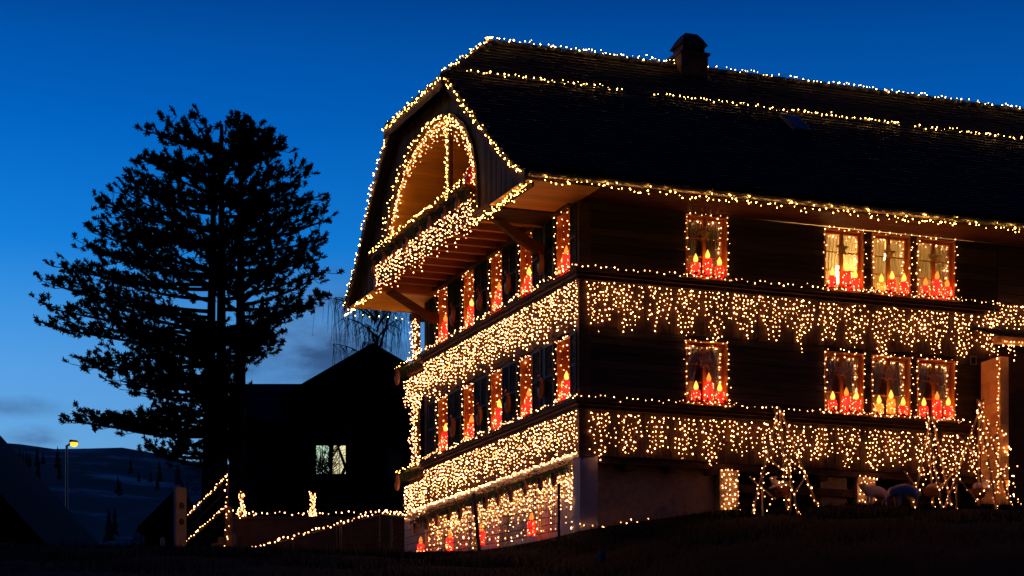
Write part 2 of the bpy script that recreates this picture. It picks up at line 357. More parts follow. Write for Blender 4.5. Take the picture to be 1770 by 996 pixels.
# ------------------------------------------------------------------ the decorated farmhouse
house = thing('farmhouse', 'big dark timber farmhouse with arched gable balcony covered in fairy lights', 'farmhouse', (0, 0, 0))
LW = [2.67, 5.72, 6.80, 7.85]                 # window centres on the long wall
GW = [.80, 2.77, 4.47, 6.16, 7.87]            # window centres on the gable wall
WL, WG, WH = .90, .70, 1.22
ZU, ZL = 5.0, 2.55                            # sill heights
GEND = 8.95; XEND = 14.0
ops_long = [(c-WL/2, c+WL/2, z, z+WH) for c in LW for z in (ZL, ZU)]
ops_gab = [(c-WG/2, c+WG/2, z, z+WH) for c in GW for z in (ZL, ZU)]
def backing(wall, s0, s1, z0, z1, ops, o0, o1, mat, name='wall'):
    ss = sorted({s0, s1, *[a for a, b, c, d in ops], *[b for a, b, c, d in ops]}); zs = sorted({z0, z1, *[c for a, b, c, d in ops], *[d for a, b, c, d in ops]})
    mb = MB()
    for a, b in zip(ss, ss[1:]):
        run = None
        for c, d in list(zip(zs, zs[1:]))+[(None, None)]:
            solid = c is not None and not any(x0 <= (a+b)/2 <= x1 and q0 <= (c+d)/2 <= q1 for x0, x1, q0, q1 in ops)
            if solid and run is None: run = c
            if not solid and run is not None:
                end = c if c is not None else zs[-1]
                p, q = P(wall, a, o0, run), P(wall, b, o1, end)
                mb.box(min(p[0], q[0]), max(p[0], q[0]), min(p[1], q[1]), max(p[1], q[1]), run, end); run = None
    return mb.build(name, M[mat], house)
backing('long', .02, XEND, 1.42, 6.25, ops_long, -.03, -.2, 'dark')
backing('gable', .2, GEND, 1.42, 6.6, ops_gab, -.03, -.2, 'dark')
def rows(wall, s0, s1, z0, z1, bh, ops, mat, proud=0):
    n = max(1, round((z1-z0)/bh)); h = (z1-z0)/n
    for i in range(n):
        zc = z0+(i+.5)*h; cuts = sorted((a, b) for a, b, c, d in ops if c-.02 < zc < d+.02); cur = s0; segs = []
        for a, b in cuts:
            if a > cur: segs.append((cur, a))
            cur = b
        segs.append((cur, s1))
        for a, b in segs:
            t = .035+R.uniform(-.006, .006)+proud; p = P(wall, (a+b)/2, t/2-.03, zc)
            sz = (b-a, t, h-.012)
            plank(house, mat, p, sz if wall == 'long' else sz, (R.uniform(-.02, .02), 0, ROT[wall]))
def uprights(wall, s0, s1, z0, z1, bw, mat):
    n = round((s1-s0)/bw); w = (s1-s0)/n
    for i in range(n):
        t = .03+R.uniform(-.008, .008); zz = R.uniform(0, .02)
        plank(house, mat, P(wall, s0+(i+.5)*w, t/2-.03, (z0+z1)/2+zz/2), (w-.010, t, z1-z0-zz), (0, 0, ROT[wall]))
rows('long', .2, 9.3, 5.0, 6.25, .15, ops_long, 'log'); rows('long', .2, 9.3, 2.5, 3.86, .15, ops_long, 'log')
uprights('long', .2, 9.3, 3.86, 4.76, .19, 'vboard'); uprights('long', .2, 9.3, 1.42, 2.3, .19, 'vboard')
rows('long', 9.32, XEND, 1.42, 6.2, .19, [], 'log')
rows('gable', .2, GEND, 5.0, 6.3, .15, ops_gab, 'log_g'); rows('gable', .2, GEND, 2.5, 3.86, .15, ops_gab, 'log_g')
uprights('gable', .2, GEND, 3.86, 4.76, .19, 'vboard'); uprights('gable', .2, GEND, 1.52, 2.3, .19, 'vboard')
MB().box(-.035, .2, -.035, .2, 1.44, 6.25).build('corner_post', M['beam'], house)
MB().box(-.03, .2, GEND, GEND+.18, 1.44, 6.3).build('corner_post', M['beam'], house)
for z in (2.3, 4.76):      # moulded ledges under the windows, round the corner
    mb = MB()
    for o, za, zb in ((.07, z, z+.07), (.13, z+.07, z+.13), (.17, z+.13, z+.18)):
        mb.box(-o, 9.3, -o, -.002, za, zb+.001); mb.box(-o, -.002, -.003, GEND+.15, za, zb+.0005)
    mb.build('ledge', M['beam'], house)
for wall, s1 in (('long', 9.3), ('gable', GEND)):
    p, q = P(wall, .2, .015, 3.80), P(wall, s1, -.002, 3.90)
MB().box(-.16, 0, .21, GEND+.1, 6.22, 6.36).build('plate_beam', M['beam'], house)
# inside: floors, room walls
MB().box(.25, XEND-.2, .22, 8.7, 2.30, 2.42).build('floor', M['room'], house); MB().box(.25, XEND-.2, .22, 8.7, 4.78, 4.9).build('floor', M['room'], house)
mb = MB().box(.9, XEND-.2, 2.2, 2.3, 2.43, 4.77); mb.box(.9, XEND-.2, 2.2, 2.3, 4.91, 6.3); mb.box(.9, 1.0, .3, 2.2, 2.43, 4.77); mb.box(.9, 1.0, .3, 2.2, 4.91, 6.3)
mb.box(4.4, 4.5, .3, 2.2, 2.43, 4.77); mb.box(4.4, 4.5, .3, 2.2, 4.91, 6.3); mb.box(8.8, 8.9, .3, 2.2, 2.43, 6.3); mb.build('inner_wall', M['room'], house)
MB().box(.2, XEND, .2, 8.8, 6.32, 6.42).build('ceiling', M['room'], house)
MB().box(.1, XEND, 8.75, 8.95, 1.42, 6.2).build('wall', M['log'], house); MB().box(XEND-.15, XEND, 0, 8.9, 1.0, 6.2).build('wall', M['log_g'], house)

# ---- windows
def ring(mb, w, h, t, y0, y1, bot=True):
    mb.box(-w/2, -w/2+t, y0, y1, 0, h); mb.box(w/2-t, w/2, y0, y1, 0, h); mb.box(-w/2+t, w/2-t, y0, y1, h-t, h)
    if bot: mb.box(-w/2+t, w/2-t, y0, y1, 0, t)
def window_meshes(w, h, rec):
    f = MB(); ring(f, w-.002, h, .028, -.012, rec+.06)                               # jamb lining
    iw, ih = w-.046, h-.046; s = MB(); ring(s, iw, ih, .05, rec, rec+.045); s.v = [(x, y, z+.023) for x, y, z in s.v]
    mu = MB().box(-.036, .036, rec-.012, rec+.05, .074, h-.074)
    pw = (iw-.1-.072)/2; ph = (ih-.1)/3
    bars = MB().box(-pw/2+.001, pw/2-.001, rec+.008, rec+.03, -.011, .011)
    pane = MB().box(-pw/2+.001, pw/2-.001, -.002, .002, .012, ph-.012)
    sill = MB().box(-w/2-.09, w/2+.09, -.075, .011, -.035, -.001)
    return dict(f=f.mesh('window', M['frame']), s=s.mesh('sash', M['frame']), m=mu.mesh('mullion', M['frame']), b=bars.mesh('glazing_bar', M['frame']),
                p=pane.mesh('pane', M['glass']), sill=sill.mesh('sill', M['frame']), pw=pw, ph=ph, rec=rec, w=w)
WML, WMG = window_meshes(WL, WH, .10), window_meshes(WG, WH, .24)
def add_window(wall, c, z):
    k = WML if wall == 'long' else WMG
    w = link('window', k['f'], house, P(wall, c, 0, z), (0, 0, ROT[wall]))
    for nm, key in (('sash', 's'), ('mullion', 'm'), ('sill', 'sill')): link(nm, k[key], w)
    for sx in (-1, 1):
        for r_ in (1, 2): link('glazing_bar', k['b'], w, (sx*(.037+k['pw']/2), 0, .073+r_*k['ph']))
        for r_ in range(3): link('pane', k['p'], w, (sx*(.037+k['pw']/2), k['rec']+.02, .073+r_*k['ph']))
    return w
def curtain_mesh(x0, x1, h, tie):
    nx, nz = 26, 14; v = []
    for j in range(nz+1):
        t = j/nz; z = h*(1-t)
        pull = tie*math.sin(min(1, t*1.25)*math.pi/2)**2 if tie else 0
        for i in range(nx+1):
            u = i/nx; x = x0+(x1-x0)*u*(1-pull)
            v.append((x, .022*math.sin(u*34+j*.1)*(1-.3*pull), z))
    n = nx+1
    return MB().add(v, [(j*n+i, j*n+i+1, (j+1)*n+i+1, (j+1)*n+i) for j in range(nz) for i in range(nx)]).mesh('curtain', M['curtain'], True)
CUR_L, CUR_R = curtain_mesh(-.43, -.01, 1.16, .45), curtain_mesh(.43, .01, 1.16, .45)
CUR_L2, CUR_R2 = curtain_mesh(-.43, -.01, 1.16, .18), curtain_mesh(.43, .01, 1.16, .10)
# star ornaments
def star_mesh(r, flat, mat, t=.03):
    pts = []
    for i in range(10):
        a = math.pi/2+i*math.pi/5; q = r if i % 2 == 0 else r*.42; pts.append((q*math.cos(a), q*math.sin(a)))
    mb = MB(); v = [(0, -t, 0), (0, t, 0)]+[(x, 0, z) for x, z in pts]
    if flat:
        mb.add([(x, -.006, z) for x, z in pts]+[(x, .006, z) for x, z in pts], [tuple(range(10)), tuple(reversed(range(10, 20)))]+[(i, (i+1) % 10, (i+1) % 10+10, i+10) for i in range(10)])
    else: mb.add(v, [(0, 2+i, 2+(i+1) % 10) for i in range(10)]+[(1, 2+(i+1) % 10, 2+i) for i in range(10)])
    return mb.mesh('star', M[mat]), pts
STAR_GOLD, _ = star_mesh(.175, False, 'gold', .02); STAR_FLAT, SP = star_mesh(.18, True, 'starface')
STAR_RIM = MB().tube([(x*1.04, -.008, z*1.04) for x, z in SP+SP[:1]], .011, 5).mesh('rim', M['rim'])
HANG = MB().tube([(0, 0, .17), (0, 0, .35)], .004, 4).mesh('hanger', M['cable'])
# candle lamps
def lathe_mesh(name, prof, mat, n=12): return MB().lathe(prof, n).mesh(name, M[mat], True)
CB = {c: lathe_mesh('candle', [(.096, 0), (.10, .02), (.086, .03), (.084, .93), (.074, .985), (.045, 1)], c) for c in ('candle_red', 'candle_orange')}
FL = {c: lathe_mesh('flame', [(.016, 0), (.042, .03), (.048, .06), (.038, .1), (.016, .15), (.002, .18)], c, 10) for c in ('flame', 'flame_dim')}
def bulbs_on_candle(h, n):
    mb = MB()
    for i in range(n):
        a = R.uniform(math.pi*.9, math.pi*2.1); mb.octa((.092*math.cos(a), .092*math.sin(a), R.uniform(.03, h-.02)), R.uniform(.006, .009))
    return mb.mesh('bulbs', M['bulb_red'])
CBULB = [bulbs_on_candle(.27, 17) for _ in range(4)]
def candle(wall, s, o, z, h, label, group, body='candle_red', fl='flame'):
    t = thing('candle_lamp', label, 'candle lamp', P(wall, s, o, z), ROT[wall], group)
    link('candle_body', CB[body], t, scale=(1, 1, h)); link('flame', FL[fl], t, (0, 0, h))
    link('bulbs', R.choice(CBULB), t, scale=(1, 1, h/.28), kind='stuff')
# fir garlands
def needles(mb, pts, rad_, per, ln=.07, droop=.0):
    for p in pts:
        for _ in range(per):
            d = np.array((R.gauss(0, 1), R.gauss(0, 1), R.gauss(0, 1)-droop)); d /= np.linalg.norm(d)
            a = np.array(p)+d*R.uniform(0, rad_); b = a+d*ln*R.uniform(.6, 1.3)+np.array((0, 0, -droop*.03)); w = np.cross(d, (R.gauss(0, 1), R.gauss(0, 1), 1)); w /= (np.linalg.norm(w)+1e-6); w *= .007
            mb.add([a-w, a+w, b], [(0, 1, 2)])
BALL = MB().lathe([(.004, -.028), (.02, -.02), (.028, 0), (.02, .02), (.004, .028)], 8).mesh('bauble', M['red'], True)
def garland(label, pts, r=.05, per=7, step=.035, balls=0, group=None, droop=0., ln=.07):
    t = thing('fir_garland', label, 'garland', tuple(pts[0]), 0, group); o = np.array(pts[0], float)
    q = [p-o for p in resample(pts, step)]; mb = MB(); needles(mb, q, r, per, ln, droop); mb.tube(q[::3]+[q[-1]], .012, 4)
    mb.build('sprays', M['fir'], t, kind='stuff')
    for i in range(balls): link('bauble', BALL, t, tuple(R.choice(q)+np.array((R.gauss(0, .03)-.03, R.gauss(0, .03)-.03, R.gauss(0, .02)+.02))))
    return t

def where(wall, i, lvl):
    up = 'upper' if lvl else 'lower'
    if wall == 'long': return ('%s single window beside the corner' % up, 'first window of the %s row of three' % up, 'middle window of the %s row of three' % up, 'last window of the %s row of three' % up)[i]
    return ('%s gable window nearest the corner' % up, 'second %s gable window from the corner' % up, 'middle %s gable window' % up, 'fourth %s gable window from the corner' % up, '%s gable window farthest from the corner' % up)[i]
for lvl, z in ((0, ZL), (1, ZU)):
    for i, c in enumerate(LW):
        add_window('long', c, z); wh = where('long', i, lvl)
        lit = lvl == 1 and i > 0
        for nm, me, side in (('curtain', CUR_L2 if lit else CUR_L, 'left'), ('curtain', CUR_R2 if lit else CUR_R, 'right')):
            tag(link(nm, me, None, (c, .20, z+.03)), '%s sheer curtain inside the %s' % (side, wh), 'curtain', 'window curtains')
        st = thing('star_ornament', ('gold star' if lvl else 'brown star with wooden rim')+' in the '+wh, 'star', (c-.01, .055, z+WH-.36), 0, 'stars hung in the windows')
        if lvl: link('star', STAR_GOLD, st)
        else: link('star', STAR_FLAT, st); link('rim', STAR_RIM, st)
        link('hanger', HANG, st)
        hs = [(.27, .40, .27), (.24, .36, .25), (.24, .34, .24), (.22, .36, .25)][i]
        cols = {(1, 2): ('candle_orange', 'candle_red', 'candle_red'), (0, 2): ('candle_orange', 'candle_orange', 'candle_red')}.get((lvl, i), ('candle_red',)*3)
        fls = {(0, 1): ('flame', 'flame_dim', 'flame'), (0, 3): ('flame', 'flame_dim', 'flame'), (1, 3): ('flame_dim', 'flame_dim', 'flame_dim'), (0, 0): ('flame', 'flame_dim', 'flame')}.get((lvl, i), ('flame',)*3)
        for k, (dx, pos) in enumerate(((-.25, 'left short'), (.02, 'tall middle'), (.27, 'right short'))):
            candle('long', c+dx+R.uniform(-.035, .035), .005+R.uniform(-.02, .025), z+.02, hs[k]*R.uniform(.86, 1.14), '%s %s candle lamp in the %s' % (pos, 'orange' if 'orange' in cols[k] else 'red', wh), 'candle lamps on the long wall sills', cols[k], fls[k])
        a, b, h = c-WL/2+.005, c+WL/2-.005, WH
        light_string('warm light string framing the '+wh, [(a, -.05, z+.02), (a, -.05, z+h), (b, -.05, z+h), (b, -.05, z+.02)], .115, r=.0135, jit=.022, group='light strings framing the windows', name='window_lights')
        light_string('inner reveal light string of the '+wh, [(a+.09, .145, z+h-.10), (b-.09, .145, z+h-.10), (b-.09, .145, z+.3)], .07, r=.0145, jit=.02, group='light strings inside the window reveals', name='window_lights')
        g0, g1 = c-.55, c+.55
        garland('red ball garland under the '+wh, [(g0, -.10, z-.0), (c, -.11, z+.035), (g1, -.10, z-.0)], .035, 7, .03, 7, 'sill garlands', ln=.05)
        light_string('short light string under the '+wh, [(g0, -.14, z+.0), (g1, -.14, z+.0)], .10, r=.012, jit=.025, group='light strings on the sill garlands', cable=False)
    for i, c in enumerate(GW):
        add_window('gable', c, z); wh = where('gable', i, lvl)
        tag(link('curtain', CUR_R, None, (.33, c, z+.03), (0, 0, ROT['gable'])), 'sheer curtain inside the '+wh, 'curtain', 'window curtains')
        hs = R.uniform(.36, .44)
        candle('gable', c-.12, .0, z+.02, hs, 'tall red candle lamp in the '+wh, 'candle lamps in the gable windows', 'candle_red', ('flame', 'flame_dim')[(i+lvl) % 2])
        candle('gable', c+.10, -.03, z+.02, hs*.66, 'short red candle lamp in the '+wh, 'candle lamps in the gable windows', 'candle_red', 'flame')
        a, b, h = c-WG/2+.01, c+WG/2-.01, WH
        light_string('warm light string framing the '+wh, [(-.05, a, z+.02), (-.05, a, z+h), (-.05, b, z+h), (-.05, b, z+.02)], .10, r=.0135, jit=.02, group='light strings framing the windows', name='window_lights')
        light_string('inner reveal light string of the '+wh, [(.1, b-.06, z+h-.06), (.1, b-.05, z+.1)], .13, r=.012, jit=.02, group='light strings inside the window reveals', name='window_lights')
# table lamp glowing behind the first upper window of three
tl = thing('table_lamp', 'bright table lamp glowing behind the first upper window of the row of three', 'lamp', (5.98, .62, 5.02))
MB().box(5.6-5.98, 6.4-5.98, -.2, .3, -.12, -.02).build('stand', M['frame'], tl)
MB().lathe([(.08, -.02), (.08, .0), (.02, .03), (.02, .32)], 12).build('base', M['gold'], tl, True); MB().lathe([(.19, .32), (.11, .62)], 16).build('lamp_shade', M['lampshade'], tl, True)
cl = thing('ceiling_lamp', 'warm ceiling lamp inside the lit upper room', 'lamp', (7.2, 1.2, 6.3)); MB().lathe([(.01, -.32), (.16, -.28), (.18, -.2), (.08, -.1), (.02, -.08), (.02, .02)], 14).build('lamp_shade', M['lampshade'], cl, True)

# ---- shutters on the gable
SW = .46
shm = MB(); ring(shm, SW, 1.26, .055, -.045, -.01); shm.box(-SW/2+.055, SW/2-.055, -.045, -.01, .6, .66)
SH = shm.mesh('shutter', M['shutter'])
lv = MB()
for k in range(26):
    zz = .075+k*.0435
    if .58 < zz < .67: continue
    lv.add([(-SW/2+.056, -.04, zz), (SW/2-.056, -.04, zz), (SW/2-.056, -.014, zz+.036), (-SW/2+.056, -.014, zz+.036), (-SW/2+.056, -.032, zz-.004), (SW/2-.056, -.032, zz-.004), (SW/2-.056, -.008, zz+.032), (-SW/2+.056, -.008, zz+.032)],
           [(0, 1, 2, 3), (7, 6, 5, 4), (0, 4, 5, 1), (2, 6, 7, 3)])
LV = lv.mesh('louvre', M['shutter'])
for z in (ZL, ZU):
    for c in GW:
        for sx in (-1, 1):
            yc = c+sx*(WG/2+.075+SW/2)
            if c == GW[0] and sx < 0: yc = c-WG/2-.075-.15
            o = link('shutter', SH, house, P('gable', yc, .015, z-.01), (0, 0, ROT['gable']), (1 if not (c == GW[0] and sx < 0) else .62, 1, 1))
            link('louvre', LV, o, kind='stuff')
    yc = GW[0]+1.13
    MB().box(-.03, .0, yc+.1-.32, yc+.1, z, z+1.25).build('panel', M['shutter'], house)
# clogs hung between shutters and under garlands
CLOG = MB().lathe([(.012, 0), (.06, -.03), (.085, -.10), (.09, -.2), (.07, -.29), (.03, -.33)], 12)
CLOG.v = [(x*.62, y, z) for x, y, z in CLOG.v]; CLOG = CLOG.mesh('clog', M['clog'], True)
CLOG_IN = MB().lathe([(.002, -.03), (.05, -.06), (.055, -.14), (.01, -.2)], 10); CLOG_IN.v = [(x*.3-.045, y*.9, z) for x, y, z in CLOG_IN.v]; CLOG_IN = CLOG_IN.mesh('opening', M['dark'], True)
BOW = MB().lathe([(.003, -.05), (.03, -.03), (.012, 0), (.03, .03), (.003, .05)], 8); BOW.v = [(x*.5-.03, z, y+.02) for x, y, z in BOW.v]; BOW = BOW.mesh('bow', M['red'], True)
def clog(x, y, z, label, group, sc_=1.0, rz=0):
    t = thing('wooden_clog', label, 'clog', (x, y, z), rz, group); t.scale = (sc_,)*3
    link('clog_body', CLOG, t); link('opening', CLOG_IN, t); link('bow', BOW, t)
    MB().tube([(0, 0, 0), (0, 0, .1)], .004, 4).build('cord', M['cable'], t)
names = ['between the first and second', 'between the second and third', 'between the third and fourth', 'between the fourth and fifth']
for z, up in ((ZL, 'lower'), (ZU, 'upper')):
    for i in range(4): clog(-.13, (GW[i]+GW[i+1])/2-.1, z+.62, 'brown clog on the shutters %s %s gable windows' % (names[i], up), 'clogs hung on the shutters', 1.25)

# ---- ledge strings
light_string('light string along the upper ledge of the long wall', [(-.16, -.18, 4.99), (9.25, -.18, 4.99)], .13, r=.0145, jit=.02, group='ledge light strings')
light_string('light string along the lower ledge of the long wall', [(-.16, -.18, 2.53), (9.25, -.18, 2.53)], .13, r=.0145, jit=.02, group='ledge light strings')
for z, up in ((4.97, 'upper'), (2.51, 'lower')):
    garland('thin garland along the %s ledge of the gable' % up, [(-.13, -.1, z+.02), (-.13, GEND+.1, z+.02)], .03, 5, .04, 0, 'gable ledge garlands', ln=.05)
    light_string('light string along the %s ledge of the gable' % up, [(-.18, -.16, z+.03), (-.18, GEND+.15, z+.03)], .085, r=.0145, jit=.03, group='ledge light strings')
# ---- icicle curtains
icicles('icicle lights hung under the upper ledge of the long wall', lambda s, h: (s, -.07, 4.73-h), .05, 9.3, .075, (.42, .7, .86, .95, .6, .45, .72), .088, group='icicle curtains', period=.62, gap=.05, skip=.14, scal=(.46, 1.02))
icicles('icicle lights hung under the lower ledge of the long wall', lambda s, h: (s, -.07, 2.24-h), .05, 9.3, .078, (.55, .75, .86, .7, .8, .5), .092, group='icicle curtains', period=.6, gap=.07, skip=.14, scal=(.52, .92))
icicles('icicle lights hung under the upper ledge of the gable', lambda s, h: (-.08, s, 4.74-h), -.02, GEND+.1, .088, (.72, .9, .62, .84, .5), .08, group='icicle curtains', skip=.1)
icicles('icicle lights hung under the lower ledge of the gable', lambda s, h: (-.08, s, 2.28-h), -.02, GEND+.1, .088, (.66, .76, .6, .78, .5), .08, group='icicle curtains', skip=.1)

# ------------------------------------------------------------------ ground floor
MB().box(.0, .36, 0, .36, -.6, 1.42).build('pillar', M['plaster'], house, label='white plastered corner pillar')
MB().box(.36, 2.97, .26, .5, -.4, 1.3).build('ground_wall', M['plaster_brown'], house, label='brown plastered ground floor wall')
MB().box(.36, 9.3, .06, .3, 1.30, 1.418).build('sill_beam', M['beam'], house)
for x in (1.0, 1.9, 2.75, 4.3, 5.2, 7.2, 8.2): MB().box(x, x+.14, -.03, 1.4, 1.19, 1.299).build('joist', M['beam'], house)
for x0, x1 in ((2.97, 3.37), (6.04, 6.46)): MB().box(x0, x1, .02, .4, -.1, 1.298).build('pillar', M['plaster_brown'], house)
MB().box(3.0, 9.4, 1.5, 1.7, -.1, 1.3).build('ground_wall', M['plaster_brown'], house); MB().box(3.37, 6.04, .12, .2, .9, 1.05).build('rail', M['beam'], house)
MB().box(5.3, 5.9, .2, .4, .2, 1.29).build('ground_wall', M['plaster_brown'], house)
def pillar_lights(x0, x1, z0, label):
    q = []; z = 1.3; k = 0
    while z > z0:
        q += [(x0+.02, -.03, z), (x1-.02, -.03, z-.03)] if k % 2 == 0 else [(x1-.02, -.03, z), (x0+.02, -.03, z-.03)]; z -= .095; k += 1
    light_string(label, q, .082, r=.0155, jit=.018, group='light nets on the pillars', name='net_lights', cat='net lights')
pillar_lights(2.97, 3.37, .50, 'net of lights wrapped on the ground floor pillar beside the brown wall'); pillar_lights(6.04, 6.46, .80, 'net of lights wrapped on the second ground floor pillar behind the sheep')
# gable ground floor
mb = MB().box(.12, .3, .36, 10.7, -.6, 1.38)
mb.build('ground_wall', M['plaster'], house, label='white ground floor wall behind the fence')
for y in (2.3, 4.2, 6.1, 8.0, 9.4): MB().box(.03, .119, y, y+.2, -.5, 1.38).build('pilaster', M['plaster'], house)
MB().box(-.03, .3, .0, 10.4, 1.385, 1.50).build('white_beam', M['plaster'], house)
light_string('bright light string along the white beam over the ground floor', [(-.06, .05, 1.47), (-.06, 9.9, 1.47)], .06, r=.017, jit=.015, group='gable eave strings')
garland('thick fir garland hanging along the white ground floor beam', [(-.12, .35, 1.28), (-.13, 9.6, 1.24)], .13, 13, .028, 5, None, .9, .13)
for k in range(12): clog(-.2, .75+k*.78+R.uniform(-.1, .1), 1.17+R.uniform(-.04, .05), '%s brown clog from the white pillar under the ground floor garland' % ('first', 'second', 'third', 'fourth', 'fifth', 'sixth', 'seventh', 'eighth', 'ninth', 'tenth', 'eleventh', 'twelfth')[k], 'clogs under the ground floor garland', .9, R.uniform(-.5, .5))
icicles('dense icicle lights in front of the white ground floor wall', lambda s, h: (.0, s, 1.16-h), .4, 9.0, .095, (.35, .8, .55, .95, .5, .3, .72, .45), .105, r=.0155, group='icicle curtains', skip=.15)
icicles('fine icicle lights close on the white ground floor wall', lambda s, h: (.09, s, 1.2-h), .5, 8.8, .11, (.3, .5, .4, .62), .09, r=.014, group='icicle curtains', skip=.15)
for k, (y, n_) in enumerate(((2.0, 'nearest the pillar'), (4.9, 'second from the pillar'), (6.9, 'third from the pillar'), (8.9, 'farthest from the pillar'))):
    candle('gable', y, .2, .02+y*.03, .3, 'red candle lamp at the foot of the white wall, '+n_, 'candle lamps behind the fence', 'candle_red', 'flame_dim')
light_string('light string lying along the foot of the white wall', [(-.35, .3, .03), (-.4, 9.9, .42)], .30, r=.016, jit=.02)
light_string('light string running over the grass beside the white pillar', [(-.02, -.1, .1), (.4, -.12, .06), (1.5, -.15, .23)], .13, r=.015, jit=.03)
light_string('light string up the front edge of the white pillar', [(-.03, .38, 1.3), (-.03, .36, .05)], .11, r=.016, jit=.02)

# ------------------------------------------------------------------ roof
VX = -1.56                                           # verge plane
PR = [(-1.16, 6.37), (-.65, 6.58), (.63, 7.47), (1.93, 8.42), (3.3, 9.46), (4.95, 10.78)]       # right slope (y, z)
PL = [(4.95, 10.78), (6.92, 9.45), (7.54, 8.95), (8.18, 8.36), (8.84, 7.68), (9.51, 6.94), (10.35, 6.27)]
def roof_z(y): return interp(y, PR) if y <= 4.95 else interp(y, PL)
TH = .10
def roof_sheet(prof, first_x):
    mb = MB(); n = len(prof)
    for k in range(n-1):
        (y0, z0), (y1, z1) = prof[k], prof[k+1]; a, b = first_x[k], first_x[k+1]; e = XEND+.6
        q = [(a, y0, z0), (e, y0, z0), (e, y1, z1), (b, y1, z1)]
        mb.add(q+[(x, y, z-TH) for x, y, z in q], [(0, 1, 2, 3), (7, 6, 5, 4), (0, 4, 5, 1), (2, 6, 7, 3), (3, 7, 4, 0), (1, 5, 6, 2)])
    return mb
roof = roof_sheet(PR, [VX]*5+[.0])
mbl = roof_sheet(PL, [.0]+[VX]*6); roof.add(mbl.v, mbl.f)
hq = [(VX-.1, 3.2, 9.37), (VX-.1, 7.02, 9.37), (0, 4.95, 10.78)]
roof.add(hq+[(x+.02, y, z-TH) for x, y, z in hq], [(0, 2, 1), (3, 4, 5), (0, 1, 4, 3), (1, 2, 5, 4), (2, 0, 3, 5)])
roof = roof.build('roof', M['nroof'], house)
def tiles():
    mb = MB()
    segs = list(zip(PR, PR[1:])); L = [math.hypot(b[0]-a[0], b[1]-a[1]) for a, b in segs]; tot = sum(L); d = 0; row = 0
    while d < tot-.1:
        acc = 0
        for (a, b), l in zip(segs, L):
            if d <= acc+l: break
            acc += l
        t = (d-acc)/l; y = a[0]+(b[0]-a[0])*t; z = a[1]+(b[1]-a[1])*t; dy, dz = (b[0]-a[0])/l, (b[1]-a[1])/l
        x0 = VX-.02 if y <= 3.3 else VX+(y-3.3)/1.65*1.56
        x = x0+(.09 if row % 2 else 0); ln = .26
        while x < XEND+.5:
            w = .172; j = R.uniform(-.006, .006); lift = .045+R.uniform(-.006, .010); tilt = R.uniform(-.004, .004)
            ny, nz = -dz, dy
            f0 = (y+ny*lift+dy*j, z+nz*lift+dz*j); b0 = (y+dy*ln+ny*.012, z+dz*ln+nz*.012); g0 = (y+ny*(lift-.03)+dy*j, z+nz*(lift-.03)+dz*j)
            v = [(x, f0[0], f0[1]+tilt), (x+w, f0[0], f0[1]-tilt), (x+w, b0[0], b0[1]), (x, b0[0], b0[1]), (x, g0[0], g0[1]), (x+w, g0[0], g0[1])]
            mb.add(v, [(0, 1, 2, 3), (4, 5, 1, 0), (0, 3, 4), (1, 5, 2)]); x += .18
        d += .17; row += 1
    # the half hip
    rows_ = 11
    for r_ in range(rows_):
        t = r_/rows_; xx = VX-.1+t*1.66; zz = 9.37+t*1.41; ya, yb = 3.2+t*1.75, 7.02-t*2.07; y = ya
        while y < yb-.05:
            w = min(.172, yb-y); v = [(xx-.05, y, zz+.05), (xx-.05, y+w, zz+.05), (xx+.2, y+w, zz+.20), (xx+.2, y, zz+.20), (xx-.03, y, zz+.02), (xx-.03, y+w, zz+.02)]
            mb.add(v, [(0, 3, 2, 1), (4, 0, 1, 5), (0, 4, 3), (1, 2, 5)]); y += .18
    mb.build('tiles', M['tile'], roof, kind='stuff')
tiles()
rt = MB().tube([(0, 0, 0), (.36, 0, .015)], .11, 10).mesh('ridge_tile', M['tile'], True)
for k in range(43): link('ridge_tile', rt, roof, (-.1+k*.34, 4.95, 10.78))
for a, b in (((VX-.05, 3.25, 9.42), (0, 4.95, 10.78)), ((VX-.05, 6.97, 9.42), (0, 4.95, 10.78))):
    for k in range(7):
        p = lerp(a, b, k/7); q = lerp(a, b, (k+1.1)/7); MB().tube([p, q], [.10, .085], 8).build('ridge_tile', M['tile'], roof, True)
# barge boards, gutter, skylights, snow guards
for prof, nm in ((PR[:5], 'barge_board'), (PL[1:], 'barge_board')):
    for (y0, z0), (y1, z1) in zip(prof, prof[1:]):
        MB().add([(VX-.035, y0, z0+.01), (VX-.035, y1, z1+.01), (VX-.035, y1, z1-.24), (VX-.035, y0, z0-.24), (VX-.002, y0, z0+.01), (VX-.002, y1, z1+.01), (VX-.002, y1, z1-.24), (VX-.002, y0, z0-.24)],
                 [(0, 1, 2, 3), (7, 6, 5, 4), (0, 4, 5, 1), (3, 2, 6, 7), (0, 3, 7, 4), (1, 5, 6, 2)]).build(nm, M['beam'], roof)
MB().box(VX-.13, VX-.10, 3.2, 7.0, 9.16, 9.40).build('barge_board', M['beam'], roof)
gp = [(math.cos(t)*.085, math.sin(t)*.085) for t in np.linspace(math.pi, 2*math.pi, 9)]; g = MB()
v = [(x, -1.25+a, 6.34+b) for x in (VX, XEND) for a, b in gp]; g.add(v, [(i, i+1, i+10, i+9) for i in range(8)])
g.build('gutter', M['metal'], roof, True)
for k in range(22): MB().tube([(VX+.2+k*.7, -1.34, 6.36), (VX+.2+k*.7, -1.25, 6.235), (VX+.2+k*.7, -1.15, 6.33)], .012, 5).build('gutter_bracket', M['metal'], roof)
def on_roof(x, y, up): return (x, y-.6*up, interp(y, PR)+.8*up)
